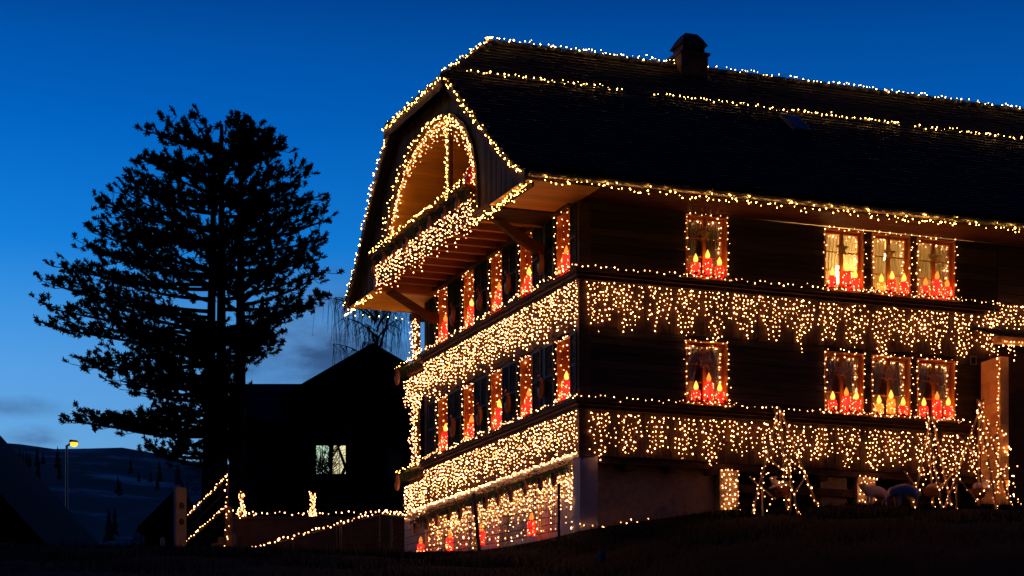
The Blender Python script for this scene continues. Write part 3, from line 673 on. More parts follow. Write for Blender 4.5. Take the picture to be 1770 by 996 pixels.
for x0, x1, y0, y1, nm in ((5.95, 6.4, 2.55, 3.2, 'skylight'),):
    c = [on_roof(x0, y0, .10), on_roof(x1, y0, .10), on_roof(x1, y1, .10), on_roof(x0, y1, .10)]; lo = [on_roof(x0, y0, -.02), on_roof(x1, y0, -.02), on_roof(x1, y1, -.02), on_roof(x0, y1, -.02)]
    s_ = MB().add(c+lo, [(0, 1, 2, 3), (0, 4, 5, 1), (1, 5, 6, 2), (2, 6, 7, 3), (3, 7, 4, 0)]).build(nm, M['metal'], roof)
    i = [on_roof(x0+.05, y0+.05, .108), on_roof(x1-.05, y0+.05, .108), on_roof(x1-.05, y1-.05, .108), on_roof(x0+.05, y1-.05, .108)]
    MB().add(i, [(0, 1, 2, 3)]).build('pane', M['skylight'], s_)
ch = MB().box(4.34, 4.98, 4.62, 5.24, 10.2, 11.03); ch.box(4.30, 5.02, 4.58, 5.28, 11.03, 11.09); ch = ch.build('chimney', M['copper'], roof)
c2 = MB().box(4.38, 5.0, 4.64, 5.26, 11.12, 11.36)
c2.add([(4.30, 4.56, 11.30), (5.08, 4.56, 11.30), (5.08, 5.34, 11.30), (4.30, 5.34, 11.30), (4.42, 4.68, 11.5), (4.96, 4.68, 11.5), (4.96, 5.22, 11.5), (4.42, 5.22, 11.5), (4.52, 4.78, 11.62), (4.86, 4.78, 11.62), (4.86, 5.12, 11.62), (4.52, 5.12, 11.62)],
       [(0, 1, 5, 4), (1, 2, 6, 5), (2, 3, 7, 6), (3, 0, 4, 7), (4, 5, 9, 8), (5, 6, 10, 9), (6, 7, 11, 10), (7, 4, 8, 11), (8, 9, 10, 11), (3, 2, 1, 0)])
c2.v = [(4.66+(x-4.69)*.82, 4.93+(y-4.95)*.82, 11.09+(z-11.12)*.9) for x, y, z in c2.v]
c2.build('chimney_cap', M['copper'], roof)
for k in range(4): MB().box(4.40, 4.93, 4.655, 4.675, 11.11+k*.04, 11.128+k*.04).build('slat', M['nroof'], roof)
# eave soffits
def soffit(x0, x1, y0, y1, z, mat, w=.105):
    n = round((y1-y0)/w)
    for i in range(n): plank(house, mat, ((x0+x1)/2, y0+(i+.5)*w, z+R.uniform(0, .004)), (x1-x0, w-.007, .02))
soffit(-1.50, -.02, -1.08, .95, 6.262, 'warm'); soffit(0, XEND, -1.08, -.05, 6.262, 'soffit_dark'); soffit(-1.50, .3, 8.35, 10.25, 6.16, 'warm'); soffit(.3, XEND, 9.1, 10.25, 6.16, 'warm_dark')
MB().box(VX+.03, XEND, -1.15, -1.09, 6.235, 6.36).build('fascia', M['beam'], house)
MB().box(-1.5, 0, .96, 1.9, 6.225, 6.33).build('boxing', M['beam'], house)

# ------------------------------------------------------------------ arched gable front, vault and balcony
AX = -1.35
ARCH = [(1.90, 6.18), (1.90, 6.60), (1.98, 7.25), (2.24, 7.80), (2.68, 8.26), (3.37, 8.65), (4.08, 8.83), (5.0, 8.86), (5.96, 8.70), (6.70, 8.38), (7.28, 7.89), (7.68, 7.36), (7.92, 6.95), (8.14, 6.55), (8.30, 6.16)]
def arch_z(y): return interp(y, ARCH[1:])
y = -.95; w = .145
while y < 10.15:
    ya, yb = y+.004, y+w-.004
    def lohi(yy):
        inside = 1.9 < yy < 8.3
        return (arch_z(yy) if inside else 6.17), min(roof_z(yy)-TH-.005, 9.30)
    (l0, h0), (l1, h1) = lohi(ya), lohi(yb)
    if h0-l0 > .02 and h1-l1 > .02:
        t = R.uniform(0, .012)
        MB().add([(AX-t, ya, l0), (AX-t, yb, l1), (AX-t, yb, h1), (AX-t, ya, h0), (AX+.03, ya, l0), (AX+.03, yb, l1), (AX+.03, yb, h1), (AX+.03, ya, h0)],
                 [(3, 2, 1, 0), (4, 5, 6, 7), (0, 1, 5, 4), (1, 2, 6, 5), (2, 3, 7, 6), (3, 0, 4, 7)]).build('plank', M['clad'], house)
    y += w
rim = MB()
for (y0, z0), (y1, z1) in zip(ARCH, ARCH[1:]):
    dy, dz = y1-y0, z1-z0; l = math.hypot(dy, dz); ny, nz = -dz/l*.09, dy/l*.09
    rim.add([(AX-.06, y0, z0), (AX-.06, y1, z1), (AX-.06, y1+ny, z1+nz), (AX-.06, y0+ny, z0+nz), (AX-.013, y0, z0), (AX-.013, y1, z1), (AX-.013, y1+ny, z1+nz), (AX-.013, y0+ny, z0+nz)],
            [(3, 2, 1, 0), (0, 1, 5, 4), (2, 3, 7, 6), (0, 4, 7, 3), (1, 2, 6, 5)])
rim.build('arch_rim', M['beam'], house)
ap = resample([(0, a, b) for a, b in ARCH], .115)
for a, b in zip(ap, ap[1:]):
    dy, dz = b[1]-a[1], b[2]-a[2]; l = math.hypot(dy, dz)
    if l < .03: continue
    nv = (-dz/l, dy/l)
    plank(house, 'warm', (-.66+.005, (a[1]+b[1])/2+nv[0]*.012, (a[2]+b[2])/2+nv[1]*.012), (1.34, l-.006, .02), (math.atan2(dz, dy), 0, 0))
zz = 6.46
while zz < 8.8:                                    # balcony back wall
    ys_ = [yy for yy in np.linspace(1.95, 8.25, 120) if arch_z(yy) > zz+.06]
    if ys_: plank(house, 'warm', (.03, (ys_[0]+ys_[-1])/2, zz+.055), (ys_[-1]-ys_[0], .025, .104), (0, 0, math.pi/2))
    zz += .11
MB().prism([(-.2, 6.37), (9.6, 6.37), (8.8, 7.4), (6.9, 9.25), (3.3, 9.25), (.6, 7.2)], .06, .2).build('wall', M['dark'], house)
MB().box(-1.36, 0, 1.92, 8.2, 6.43, 6.47).build('balcony_floor', M['warm_dark'], house)
for k in range(10): MB().box(-1.36, -.002, 2.15+k*.63, 2.27+k*.63, 6.27, 6.429).build('joist', M['warm_dark'], house)
for k in range(3): plank(house, 'vboard', (-1.40, 5.05, 6.34+k*.15), (6.25, .03, .14), (0, 0, math.pi/2))
MB().box(-1.46, -1.36, 1.9, 8.2, 6.76, 6.82).build('balcony_rail', M['beam'], house)
MB().box(AX-.02, AX+.07, 3.62, 3.72, 6.8, 8.74).build('post', M['beam'], house)
for y0, y1, dz in ((1.66, 1.80, 0), (8.12, 8.26, -.02)):
    pts = [(-.02, 5.55), (-.22, 5.62), (-.62, 5.83), (-.95, 6.06), (-1.12, 6.20), (-.92, 6.20), (-.55, 6.02), (-.25, 5.86), (-.02, 5.80)] if dz == 0 else [(-.02, 5.5), (-.2, 5.55), (-1.25, 6.12), (-1.1, 6.2), (-.3, 5.78), (-.02, 5.72)]
    n = len(pts); MB().add([(a, y0, b+dz) for a, b in pts]+[(a, y1, b+dz) for a, b in pts], [tuple(range(n)), tuple(reversed(range(n, 2*n)))]+[(i, i+n, (i+1) % n+n, (i+1) % n) for i in range(n)]).build('brace', M['brace'], house)
MB().box(-1.5, 0, 8.2, 8.34, 6.14, 6.42).build('tie_beam', M['warm_dark'], house)
bx_ = thing('flower_box', 'long flower box along the balcony front under the arch', 'flower box', (-1.5, 1.95, 6.7)); MB().box(-.14, .035, 0, 6.2, 0, .16).build('trough', M['beam'], bx_)
garland('thick fir garland on the arched balcony box', [(-1.66, 1.9, 6.78), (-1.66, 8.1, 6.78)], .13, 13, .03, 4, None, .8, .13)
for k in range(8): clog(-1.72, 2.2+k*.78+R.uniform(-.1, .1), 6.70+R.uniform(-.05, .04), '%s brown clog from the roof corner under the balcony garland' % ('first', 'second', 'third', 'fourth', 'fifth', 'sixth', 'seventh', 'eighth')[k], 'clogs under the balcony garland', .95, R.uniform(-.5, .5))
light_string('golden light string along the balcony flower box', [(-1.68, 1.85, 6.97), (-1.68, 8.05, 6.93)], .085, 'bulb_gold', .017, .02)
icicles('icicle lights hanging below the balcony box', lambda s, h: (-1.72, s, 6.50-h), 1.35, 7.5, .09, (.5, .66, .4, .74, .6, .3), .085, r=.0155, group='icicle curtains', skip=.1)
ARC3 = [(AX-.1, a, b) for a, b in ARCH]
light_string('golden light string round the outer edge of the balcony arch', ARC3, .075, 'bulb_gold', .0145, .03)
def arch_drop(s, h):
    p = arcs[min(len(arcs)-1, max(0, int(s/.02)))]; c = np.array((AX, 5.0, 7.0)); d = c-p; d[0] = 0; d /= np.linalg.norm(d)
    return tuple(p+d*(.05+h*.75)+np.array((.10, 0, -h*.35)))
arcs = resample(ARC3, .02); arcs = [np.array(p) for p in arcs]
icicles('short icicle lights round the inside of the balcony arch', arch_drop, .9, len(arcs)*.02-1.1, .07, (.12, .3, .2, .36, .25, .15), .08, r=.014, group='icicle curtains', skip=.1)
light_string('light string wound up the balcony post', [(AX-.06, 3.60+(.14 if k % 2 else 0), 6.9+k*.06) for k in range(31)], .075, 'bulb_gold', .0135, .012)
sk = thing('red_sack', 'red cloth bundle with tiny lights hung at the balcony side', 'decoration', (-1.2, 2.5, 6.9))
sm = MB().lathe([(.05, 0), (.2, .08), (.24, .25), (.19, .45), (.08, .58), (.05, .62), (.11, .7)], 14); sm.v = [(x+R.gauss(0, .014), y+R.gauss(0, .014), z) for x, y, z in sm.v]; sm.build('sack', M['red'], sk, True)
bb = MB()
for _ in range(26): a = R.random()*6.28; bb.octa((.25*math.cos(a), .25*math.sin(a), R.uniform(.05, .55)), .010)
bb.build('bulbs', M['bulb_red'], sk, kind='stuff'); MB().tube([(0, 0, .65), (.1, -.3, 1.15)], .012, 5).build('rope', M['clog'], sk)

# ---- roof light strings
def rp(x, y, up=.10): return (x, y-.6*up, roof_z(y)+.8*up)
G_ = 'golden roof strings'
light_string('golden light string along the roof ridge', [(0, 4.82, 10.885), (13.9, 4.82, 10.885)], .075, 'bulb_gold', .0155, .02, G_, clump=.25)
light_string('golden light string up the near edge of the half hip', [(VX-.05, 3.2, 9.53), (0, 4.9, 10.94)], .07, 'bulb_gold', .0135, .03, G_)
light_string('golden light string along the foot of the half hip', [(VX-.16, 3.2, 9.35), (VX-.16, 7.05, 9.35)], .055, 'bulb_gold', .0135, .03, G_)
light_string('golden light string on the far edge of the half hip', [(VX-.12, 7.0, 9.5), (-.9, 5.9, 10.2)], .12, 'bulb_gold', .013, .02, G_)
light_string('golden light string down the near verge of the gable roof', [(VX-.06, a, b-.03) for a, b in reversed(PR[:5])], .062, 'bulb_gold', .0135, .03, G_)
light_string('golden light string down the far verge of the gable roof', [(VX-.06, a, b-.05) for a, b in PL[1:]], .068, 'bulb_gold', .0145, .03, G_)
light_string('second golden string just under the soffit edge at the near roof corner', [(VX+.02, -1.1, 6.08), (VX+.02, 1.6, 6.03)], .075, 'bulb_gold', .0135, .03, G_)
light_string('golden light string on the soffit edge at the near roof corner', [(VX, -1.1, 6.13), (VX, 1.9, 6.07)], .055, 'bulb_gold', .0135, .03, G_)
light_string('golden light string on the soffit edge at the far roof corner', [(VX, 10.3, 5.99), (VX, 8.25, 6.04)], .06, 'bulb_gold', .0145, .03, G_)
light_string('sparse golden light string along the far eave', [(VX, 10.3, 6.00), (.4, 10.3, 6.00)], .2, 'bulb_gold', .014, .02, G_)
light_string('golden light string hung along the gutter of the long eave', [(VX, -1.3, 6.19), (13.9, -1.3, 6.19)], .07, 'bulb_gold', .015, .03, G_, clump=.25)
light_string('stray golden bulbs hooked on the gutter of the long eave', [(VX+.3, -1.36, 6.24), (13.9, -1.36, 6.24)], .42, 'bulb_gold', .019, .04, G_, cable=False)
for x0, x1, n_ in ((-1.08, 2.36, 'first'), (3.12, 9.03, 'middle'), (9.45, 13.9, 'last')):
    pl = [rp(x0, 3.43), rp(x1, 3.43)]
    sg = thing('snow_guard', '%s metal snow guard rail on the roof slope under the lights' % n_, 'snow guard', pl[0], 0, 'snow guards'); q = [tuple(np.array(p)-np.array(pl[0])-np.array((0, 0, .02))) for p in pl]
    MB().tube(q, .014, 6).build('rail', M['metal'], sg)
    k = .2
    while k < x1-x0: MB().tube([(k, 0, -.02), (k, .02, -.14)], .01, 4).build('bracket', M['metal'], sg); k += 1.1
    light_string('golden light string on the %s snow guard of the roof' % n_, pl, .072, 'bulb_gold', .0155, .02, G_, clump=.12)

# ------------------------------------------------------------------ side gallery at the far end of the gable
ga = thing('side_gallery', 'timber side gallery beside the far end of the gable', 'gallery', (0, 9.13, 0))
def gbox(nm, x0, x1, y0, y1, z0, z1, mat='beam'): MB().box(x0, x1, y0-9.13, y1-9.13, z0, z1).build(nm, M[mat], ga)
for z in (4.80, 2.34): gbox('floor', -.05, 11, 9.14, 10.35, z-.12, z, 'warm_dark'); gbox('rail', -.07, .05, 9.14, 10.5, z, z+.13, 'warm'); gbox('parapet', .0, .03, 9.14, 10.3, z-.75, z-.121, 'vboard')
for k in range(5): gbox('post', .05+k*2.6, .2+k*2.6, 10.1, 10.25, 1.5, 6.1)
gbox('base_wall', .0, 11, 9.2, 10.7, -.5, 1.38, 'plaster'); gbox('beam', -.02, 11, 10.08, 10.27, 5.96, 6.11)
for z, up, zb in ((5.0, 'upper', 6.05), (2.52, 'lower', 4.2)):
    q = [(.02+(.14 if k % 2 else 0), 10.06+R.uniform(-.05, .1), z+k*.05) for k in range(int((zb-z)/.05))]
    light_string('net of lights wrapped on the %s gallery post' % up, q, .06, r=.0165, jit=.03, group='light nets on the gallery posts', name='net_lights', cat='net lights')
    q = [(-.03+R.uniform(-.03, .03), 9.85+(.3 if k % 2 else 0), z+k*.075) for k in range(int((zb-z)/.075))]
    light_string('second net of lights on the %s gallery post front' % up, q, .09, r=.016, jit=.03, group='light nets on the gallery posts', name='net_lights', cat='net lights')
    garland('fir bough on the end of the %s gallery box' % up, [(-.14, 9.2, z-.17), (-.14, 10.75, z-.13)], .14, 13, .03, 1, 'gallery fir boughs', .7, .13)
    clog(-.26, 10.45, z-.16, 'brown clog on the end of the %s gallery box' % up, 'clogs on the gallery', 1.1)
    light_string('golden light string on the end of the %s gallery box' % up, [(-.16, 9.1, z+.01), (-.16, 10.8, z-.04)], .17, 'bulb_gold', .018, .02)
    icicles('icicle lights under the end of the %s gallery box' % up, lambda s, h: (-.06, s, z-.42-h), 9.05, 10.55, .085, ((.5, .7, .6) if up == 'upper' else (.5, .9, .65, .8)), .075, r=.0165, group='icicle curtains', skip=.1)

# ------------------------------------------------------------------ entrance porch at the right
po = thing('entrance_porch', 'block walled entrance porch with corrugated canopy at the end of the long wall', 'porch', (8.75, -.9, 0))
def pbox(nm, x0, x1, y0, y1, z0, z1, mat): return MB().box(x0-8.75, x1-8.75, y0+.9, y1+.9, z0, z1).build(nm, M[mat], po)
for k in range(14): 
    z0 = .6+k*.225; pbox('block', 8.78, 8.98, -.9, -.55, z0, z0+.219, 'block'); pbox('block', 8.79, 8.97, -.545, -.2, z0, z0+.219, 'block')
pbox('canopy_beam', 8.62, 11, -1.05, -.9, 3.98, 4.12, 'block')
cz = MB(); n = 34; v = []
for i in range(n+1):
    x = 8.55+i*.07-8.75; zz = .03*math.sin(i*math.pi/1.5)
    v += [(x, -.35, 4.13+zz), (x, .9, 4.5+zz), (x, -.35, 4.10+zz), (x, .9, 4.47+zz)]
cz.add(v, [(4*i, 4*i+4, 4*i+5, 4*i+1) for i in range(n)]+[(4*i+2, 4*i+3, 4*i+7, 4*i+6) for i in range(n)]+[(4*i, 4*i+2, 4*i+6, 4*i+4) for i in range(n)]); cz.build('canopy', M['nroof'], po)
pbox('door', 9.1, 10.6, -.3, -.22, .6, 4.0, 'beam'); pbox('post', 9.55, 9.65, -1.0, -.9, .5, 3.97, 'shutter')
icicles('icicle lights on the balcony above the porch', lambda s, h: (s, -.12, 4.98-h), 9.0, 11.2, .075, (.35, .5, .4, .55), .08, group='icicle curtains', skip=.1)
icicles('short icicle lights on the porch canopy beam', lambda s, h: (s, -1.1, 4.02-h), 8.75, 10.4, .08, (.12, .3, .2, .36), .08, group='icicle curtains', skip=.1)
light_string('light string running down the edge of the porch wall', [(8.72, -.93, 4.0), (8.70, -.93, 1.0)], .075, r=.015, jit=.015)
light_string('light string hanging down the dark porch door post', [(9.4, -1.0, 3.9), (9.38, -1.0, 1.0)], .17, r=.014, jit=.015)
light_string('zigzag light string at the foot of the porch wall', [(8.8, -.95, 2.2), (8.95, -.95, 1.9), (8.85, -.96, 1.6), (9.05, -.96, 1.35), (8.9, -.97, 1.1), (9.2, -1.0, .8)], .055, r=.016, jit=.05)
lt = thing('wall_vent', 'small pale square vent on the dark wall beside the porch', 'vent', (8.72, -.02, 3.72)); vm = MB(); ring(vm, .15, .18, .022, -.02, .0); vm.build('frame', M['board'], lt); MB().box(-.053, .053, -.006, -.002, .022, .158).build('mesh', M['nwall'], lt)

# ------------------------------------------------------------------ pole tripods with lights, pots and lambs on the lawn
TRI = [([((3.22, -1.9, 2.14), (2.48, -2.3, .16)), ((3.14, -1.95, 2.12), (3.38, -2.4, .16)), ((3.31, -1.9, 2.1), (4.27, -1.5, .48)), ((3.29, -1.85, 2.12), (3.68, -1.4, .40))],
        [((2.68, -2.2, 1.36), (3.15, -2.1, 1.06)), ((2.47, -2.2, .84), (3.06, -2.1, .47)), ((3.59, -2.1, 1.54), (3.15, -2.2, 1.04)), ((3.78, -2.0, .98), (3.44, -2.2, .62)), ((2.73, -2.2, .96), (2.74, -2.2, .1)), ((3.42, -2.0, 1.16), (3.43, -2.0, .2))], 'beside the brown wall'),
       ([((6.53, -1.9, 2.23), (5.9, -2.3, .42)), ((6.42, -1.95, 2.22), (6.47, -2.4, .42)), ((6.58, -1.9, 2.23), (7.25, -1.5, .58)), ((6.5, -1.85, 2.2), (6.9, -1.4, .58))],
        [((6.01, -2.2, 1.62), (6.39, -2.1, 1.28)), ((5.77, -2.2, 1.11), (6.15, -2.1, .77)), ((6.73, -2.1, 1.68), (6.37, -2.2, 1.31)), ((6.88, -2.1, 1.13), (6.62, -2.2, .86))], 'behind the sheep'),
       ([((7.69, -1.9, 2.57), (6.61, -2.3, .45)), ((7.57, -1.95, 2.54), (7.69, -2.4, .46)), ((7.7, -1.9, 2.5), (8.61, -1.5, .68)), ((7.66, -1.85, 2.55), (7.95, -1.4, .62))],
        [((6.96, -2.2, 1.87), (7.45, -2.1, 1.48)), ((7.93, -2.1, 1.97), (7.53, -2.2, 1.57)), ((6.76, -2.2, 1.26), (7.43, -2.1, .65)), ((8.19, -2.0, 1.33), (7.73, -2.2, .93)), ((6.92, -2.2, 1.56), (6.92, -2.2, .35))], 'nearest the porch')]
for legs, cross, lab in TRI:
    b0 = legs[0][1]; t = thing('pole_tripod', 'lit wooden pole tripod on the lawn '+lab, 'tripod', b0, 0, 'pole tripods on the lawn'); o = np.array(b0)
    for a, b in legs: MB().tube([np.array(a)+(np.array(a)-np.array(b))*.05-o, np.array(b)-o], [.018, .026], 7).build('pole', M['pole'], t)
    for a, b in cross: MB().tube([np.array(a)-o, np.array(b)-o], [.018, .02], 7).build('cross_pole', M['pole'], t)
    for j, (a, b) in enumerate(legs):
        n = 34; q = [np.array(lerp(a, b, k/n))+.035*np.array((math.cos(k*1.1), math.sin(k*1.1), 0)) for k in range(n+1)]
        light_string('light string wound round the %s leg of the tripod %s' % (('left front', 'centre', 'right', 'rear')[j], lab), q, .10 if j < 3 else .18, r=.0155, jit=.008, group='light strings on the tripods')
    light_string('light string tangled over the cross poles of the tripod '+lab, [p for a, b in cross for p in (a, lerp(a, b, .5), b)], .14, r=.0145, jit=.015, group='light strings on the tripods', clump=.2)
def skin_body(name, verts, edges, radii, parent, mat, loc, rz=0, sub=2):
    me = bpy.data.meshes.new(name); me.from_pydata(verts, edges, []); me.materials.append(M[mat]); o = link(name, me, parent, loc, (0, 0, rz))
    md = o.modifiers.new('skin', 'SKIN'); md.use_smooth_shade = True
    for i, r in enumerate(radii): sv = me.skin_vertices[0].data[i]; sv.radius = r if isinstance(r, tuple) else (r, r)
    me.skin_vertices[0].data[0].use_root = True
    s_ = o.modifiers.new('sub', 'SUBSURF'); s_.levels = sub; s_.render_levels = sub
    return o
def sheep(loc, rz, graze, label, s=1.0):
    v = [(.15, 0, .33), (-.17, 0, .33), (.31, 0, .31 if graze else .36)]; e = [(0, 1), (0, 2)]; r = [.14, .15, .075]
    hv = [(.37, 0, .20), (.42, 0, .10)] if graze else [(.36, 0, .46), (.46, 0, .45)]
    v += hv; e += [(2, 3), (3, 4)]; r += [.055, .034]
    for b_, sx in ((0, .17), (1, -.2)):
        for sy in (-.075, .075):
            i = len(v); v += [(sx, sy, .17), (sx, sy, .015)]; e += [(b_, i), (i, i+1)]; r += [.036, .026]
    i = len(v); v += [(-.36, 0, .27)]; e += [(1, i)]; r += [.025]
    for sy in (-1, 1): h = hv[0]; i = len(v); v += [(h[0]-.02, sy*.10, h[2]+.02)]; e += [(3, i)]; r += [.014]
    v = [(a*s, b*s, c*s) for a, b, c in v]; r = [q*s for q in r]
    o = skin_body('sheep', v, e, r, None, 'fleece', loc, rz); tag(o, label, 'sheep', 'sheep figures on the lawn'); return o
def lamb(loc, rz, label, s=1.0, up=1):
    v = [(0, 0, .06), (.10, 0, .07), (-.10, 0, .06), (.15, 0, .12), (.17, 0, .18*up), (.235, 0, .17*up), (.15, .05, .19*up), (.12, .085, .17*up), (.15, -.05, .19*up), (.12, -.085, .17*up), (.17, .05, .02), (.22, .05, .015), (.17, -.05, .02), (.22, -.05, .015)]
    e = [(0, 1), (0, 2), (1, 3), (3, 4), (4, 5), (4, 6), (6, 7), (4, 8), (8, 9), (1, 10), (10, 11), (1, 12), (12, 13)]
    r = [.065, .06, .062, .04, .042, .024, .014, .01, .014, .01, .02, .016, .02, .016]
    o = skin_body('lamb', [(a*s, b*s, c*s) for a, b, c in v], e, [q*s for q in r], None, 'fleece', loc, rz); tag(o, label, 'lamb', 'lambs in pots'); return o
sheep((5.76, -2.25, ground_z(5.76, -2.25)+.02), math.pi, True, 'grazing white sheep figure on the dark lawn', 1.0)
sheep((5.75, -1.2, ground_z(5.75, -1.2)+.02), math.pi, False, 'second sheep figure half hidden behind the grazing sheep', .85)
def pot(x, y, z, label):
    t = thing('hanging_pot', label, 'pot', (x, y, z), 0, 'pots hung in the tripods')
    MB().lathe([(.08, 0), (.13, .02), (.17, .15), (.175, .17), (.155, .175), (.15, .15), (.1, .12), (.01, .11)], 16).build('bowl', M['pot'], t, True)
    for a in (.5, 2.6, 4.7): MB().tube([(.16*math.cos(a), .16*math.sin(a), .16), (0, 0, .75)], .005, 4).build('cord', M['cable'], t)
pot(3.32, -1.9, .56, 'brown pot hanging in the tripod beside the brown wall'); pot(6.55, -1.9, .70, 'brown pot hanging in the tripod behind the sheep'); pot(7.6, -1.9, .72, 'brown pot hanging in the tripod nearest the porch')
lamb((3.32, -1.9, .70), math.pi*.95, 'white lamb lying in the pot beside the brown wall', 1.15); lamb((6.50, -1.98, .83), -.9, 'first curled lamb in the pot behind the sheep', .8, .8); lamb((6.63, -1.86, .83), -.6, 'second curled lamb in the pot behind the sheep', .8, .8); lamb((7.6, -1.95, .86), .2, 'white lamb lying with head raised in the pot nearest the porch', 1.25)

# ------------------------------------------------------------------ wire mesh fence below the gable
fe = thing('wire_fence', 'low dark wire mesh fence in front of the white ground floor wall', 'fence', (-.62, -.55, 0)); fo = np.array((-.62, -.55, 0))
FP = [(-.62, -.55, -.12, .76), (-1.05, 2.9, -.2, 1.0), (-1.1, 8.6, -.1, 1.02), (-1.4, 11.2, -.1, 1.3)]
FP = [(-.60, -.4, -.14, .76), (-.98, 3.1, -.12, .98), (-1.2, 8.0, 0, .98), (-1.6, 10.6, .1, 1.25)]
wm_ = MB()
for (x0, y0, b0, t0), (x1, y1, b1, t1) in zip(FP, FP[1:]):
    for k in range(7): wm_.tube([(x0, y0, b0+.06+(t0-b0-.06)*k/6), (x1, y1, b1+.06+(t1-b1-.06)*k/6)], .0065, 4)
    L = math.hypot(x1-x0, y1-y0); n = int(L/.085)
    for i in range(n):
        t = i/n; x, y = x0+(x1-x0)*t, y0+(y1-y0)*t; b, tp = b0+(b1-b0)*t, t0+(t1-t0)*t; wm_.tube([(x, y, b+.05), (x, y, tp)], .0045, 3, False)
wm_.v = [tuple(np.array(p)-fo) for p in wm_.v]; wm_.build('wire_mesh', M['wire'], fe, kind='stuff')
for (x, y, b, t), r, lean in zip(FP, (.028, .04, .03, .03), (0, -.10, 0, 0)): MB().tube([np.array((x-lean*.3, y+lean*2, b-.35))-fo, np.array((x, y-lean, t+.04))-fo], r, 8).build('post', M['wire'], fe)
BSZ = .75
bs = thing('boundary_stone', 'small pale boundary stone standing in the dark grass', 'stone', (-1.55, -4.6, ground_z(-1.55, -4.6)-.05), .3)
bs.scale = (BSZ,)*3
s_ = MB().add([(-.08, -.06, 0), (.08, -.06, 0), (.08, .06, 0), (-.08, .06, 0), (-.075, -.055, .27), (.075, -.055, .30), (.075, .055, .30), (-.075, .055, .27), (-.04, -.03, .33), (.05, -.03, .35), (.05, .03, .35), (-.04, .03, .33)],
              [(0, 1, 5, 4), (1, 2, 6, 5), (2, 3, 7, 6), (3, 0, 4, 7), (4, 5, 9, 8), (5, 6, 10, 9), (6, 7, 11, 10), (7, 4, 8, 11), (8, 9, 10, 11)]).build('stone_block', M['stone'], bs)

# ------------------------------------------------------------------ left side: garden wall, stair, sign, lamp, car
def vthing(name, label, cat, xc, d, z, group=None): return thing(name, label, cat, W(xc, d, z), -ANG, group)     # local x = across, y = away
gw = vthing('garden_wall', 'low concrete garden wall behind the fence', 'wall', -7.29, 56, 0)
for k in range(8): MB().box(k*.78+.004, k*.78+.776, R.uniform(-.01, .01), .25, -.3, 1.93).build('panel', M['concrete'], gw)
MB().box(-.05, 6.3, -.04, .3, 1.935, 2.01).build('coping', M['concrete'], gw)
light_string('row of lights along the top of the garden wall', [W(-7.0, 56.1, 2.10), W(-2.9, 56.1, 2.12)], .16, r=.021, jit=.025)
light_string('light string up the sloping handrail before the garden wall', [W(-6.18, 50, .55), W(-3.02, 50, 1.42), W(-2.4, 51, 1.45)], .085, r=.022, jit=.02)
hr = vthing('handrail', 'sloping steel handrail before the garden wall', 'handrail', -6.18, 50, 0); MB().tube([(0, .02, .5), (3.16, .02, 1.36), (3.8, 1.0, 1.4)], .02, 6).build('rail', M['wire'], hr)
for k in range(4): MB().tube([(.1+k, .02, -.6), (.1+k, .02, .52+k*.27)], .02, 6).build('post', M['wire'], hr)
for xc, lab in ((-7.04, 'beside the stair post'), (-5.2, 'in the middle of the garden wall')):
    t = vthing('light_tree', 'small lit pole bundle on the garden wall '+lab, 'decoration', xc, 56.2, 2.01, 'lit pole bundles'); tips = []
    for k in range(4): a = k*1.6+.4; p, q = (.12*math.cos(a), .12*math.sin(a), 0), (-.06*math.cos(a), -.06*math.sin(a), .62+R.uniform(-.05, .05)); MB().tube([p, q], .012, 5).build('pole', M['pole'], t); tips.append((p, q))
    b = MB()
    for p, q in tips:
        for j in range(14): c = lerp(p, q, j/13); b.octa((c[0]+R.gauss(0, .025), c[1]+R.gauss(0, .025), c[2]), .014)
    b.build('bulbs', M['bulb'], t, kind='stuff')
    light_string('light string at the foot of the pole bundle '+lab, [W(xc-.3, 56, 2.05), W(xc+.3, 56, 2.05)], .06, r=.018, jit=.05)
sr = vthing('stair', 'outdoor stair with lit handrails beside the sign panel', 'stair', -7.85, 52, 0)
for k in range(7): MB().box(k*.15, k*.15+.17, .0, 1.1, -.5, .35+k*.14).build('step', M['concrete'], sr)
for y in (0., 1.1):
    for z0, z1 in ((1.52, 2.48), (.92, 1.76)): MB().tube([(.02, y, z0), (.98, y, z1)], .02, 6).build('rail', M['wire'], sr)
MB().box(.93, 1.09, -.05, .11, -.5, 1.78).build('post', M['concrete'], sr); MB().tube([(.99, .02, 1.78), (.99, .02, 2.5)], .025, 6).build('post', M['wire'], sr)
light_string('light string on the upper stair handrail', [W(-7.82, 51.95, 1.58), W(-6.86, 51.95, 2.53)], .068, r=.021, jit=.012, group='stair light strings'); light_string('light string on the lower stair handrail', [W(-7.84, 51.95, .96), W(-6.9, 51.95, 1.79)], .075, r=.017, jit=.012, group='stair light strings'); light_string('light string down the stair post', [W(-6.85, 51.9, 2.53), W(-6.88, 51.9, .7)], .12, r=.018, jit=.03, group='stair light strings')
sg = vthing('sign_panel', 'tall narrow pale sign panel with two dark symbols beside the stair', 'sign', -7.35, 47, 0); sg.rotation_euler = (0, 0, -ANG+.9)
MB().box(0, .30, -.04, .04, -.6, 1.6).build('panel', M['board'], sg); 
for z in (.85, 1.2): MB().tube([(.15, -.044, z), (.15, -.05, z)], .075, 16).build('symbol', M['black'], sg)
bl = thing('bollard', 'small pale bollard at the foot of the sign panel', 'bollard', W(-7.62, 47, -.4)); MB().lathe([(.05, 0), (.05, .85), (.03, .9)], 10).build('shaft', M['board'], bl)
sl = vthing('street_lamp', 'slim street lamp with lit orange head over the dark road', 'street lamp', -15.5, 75, 0)
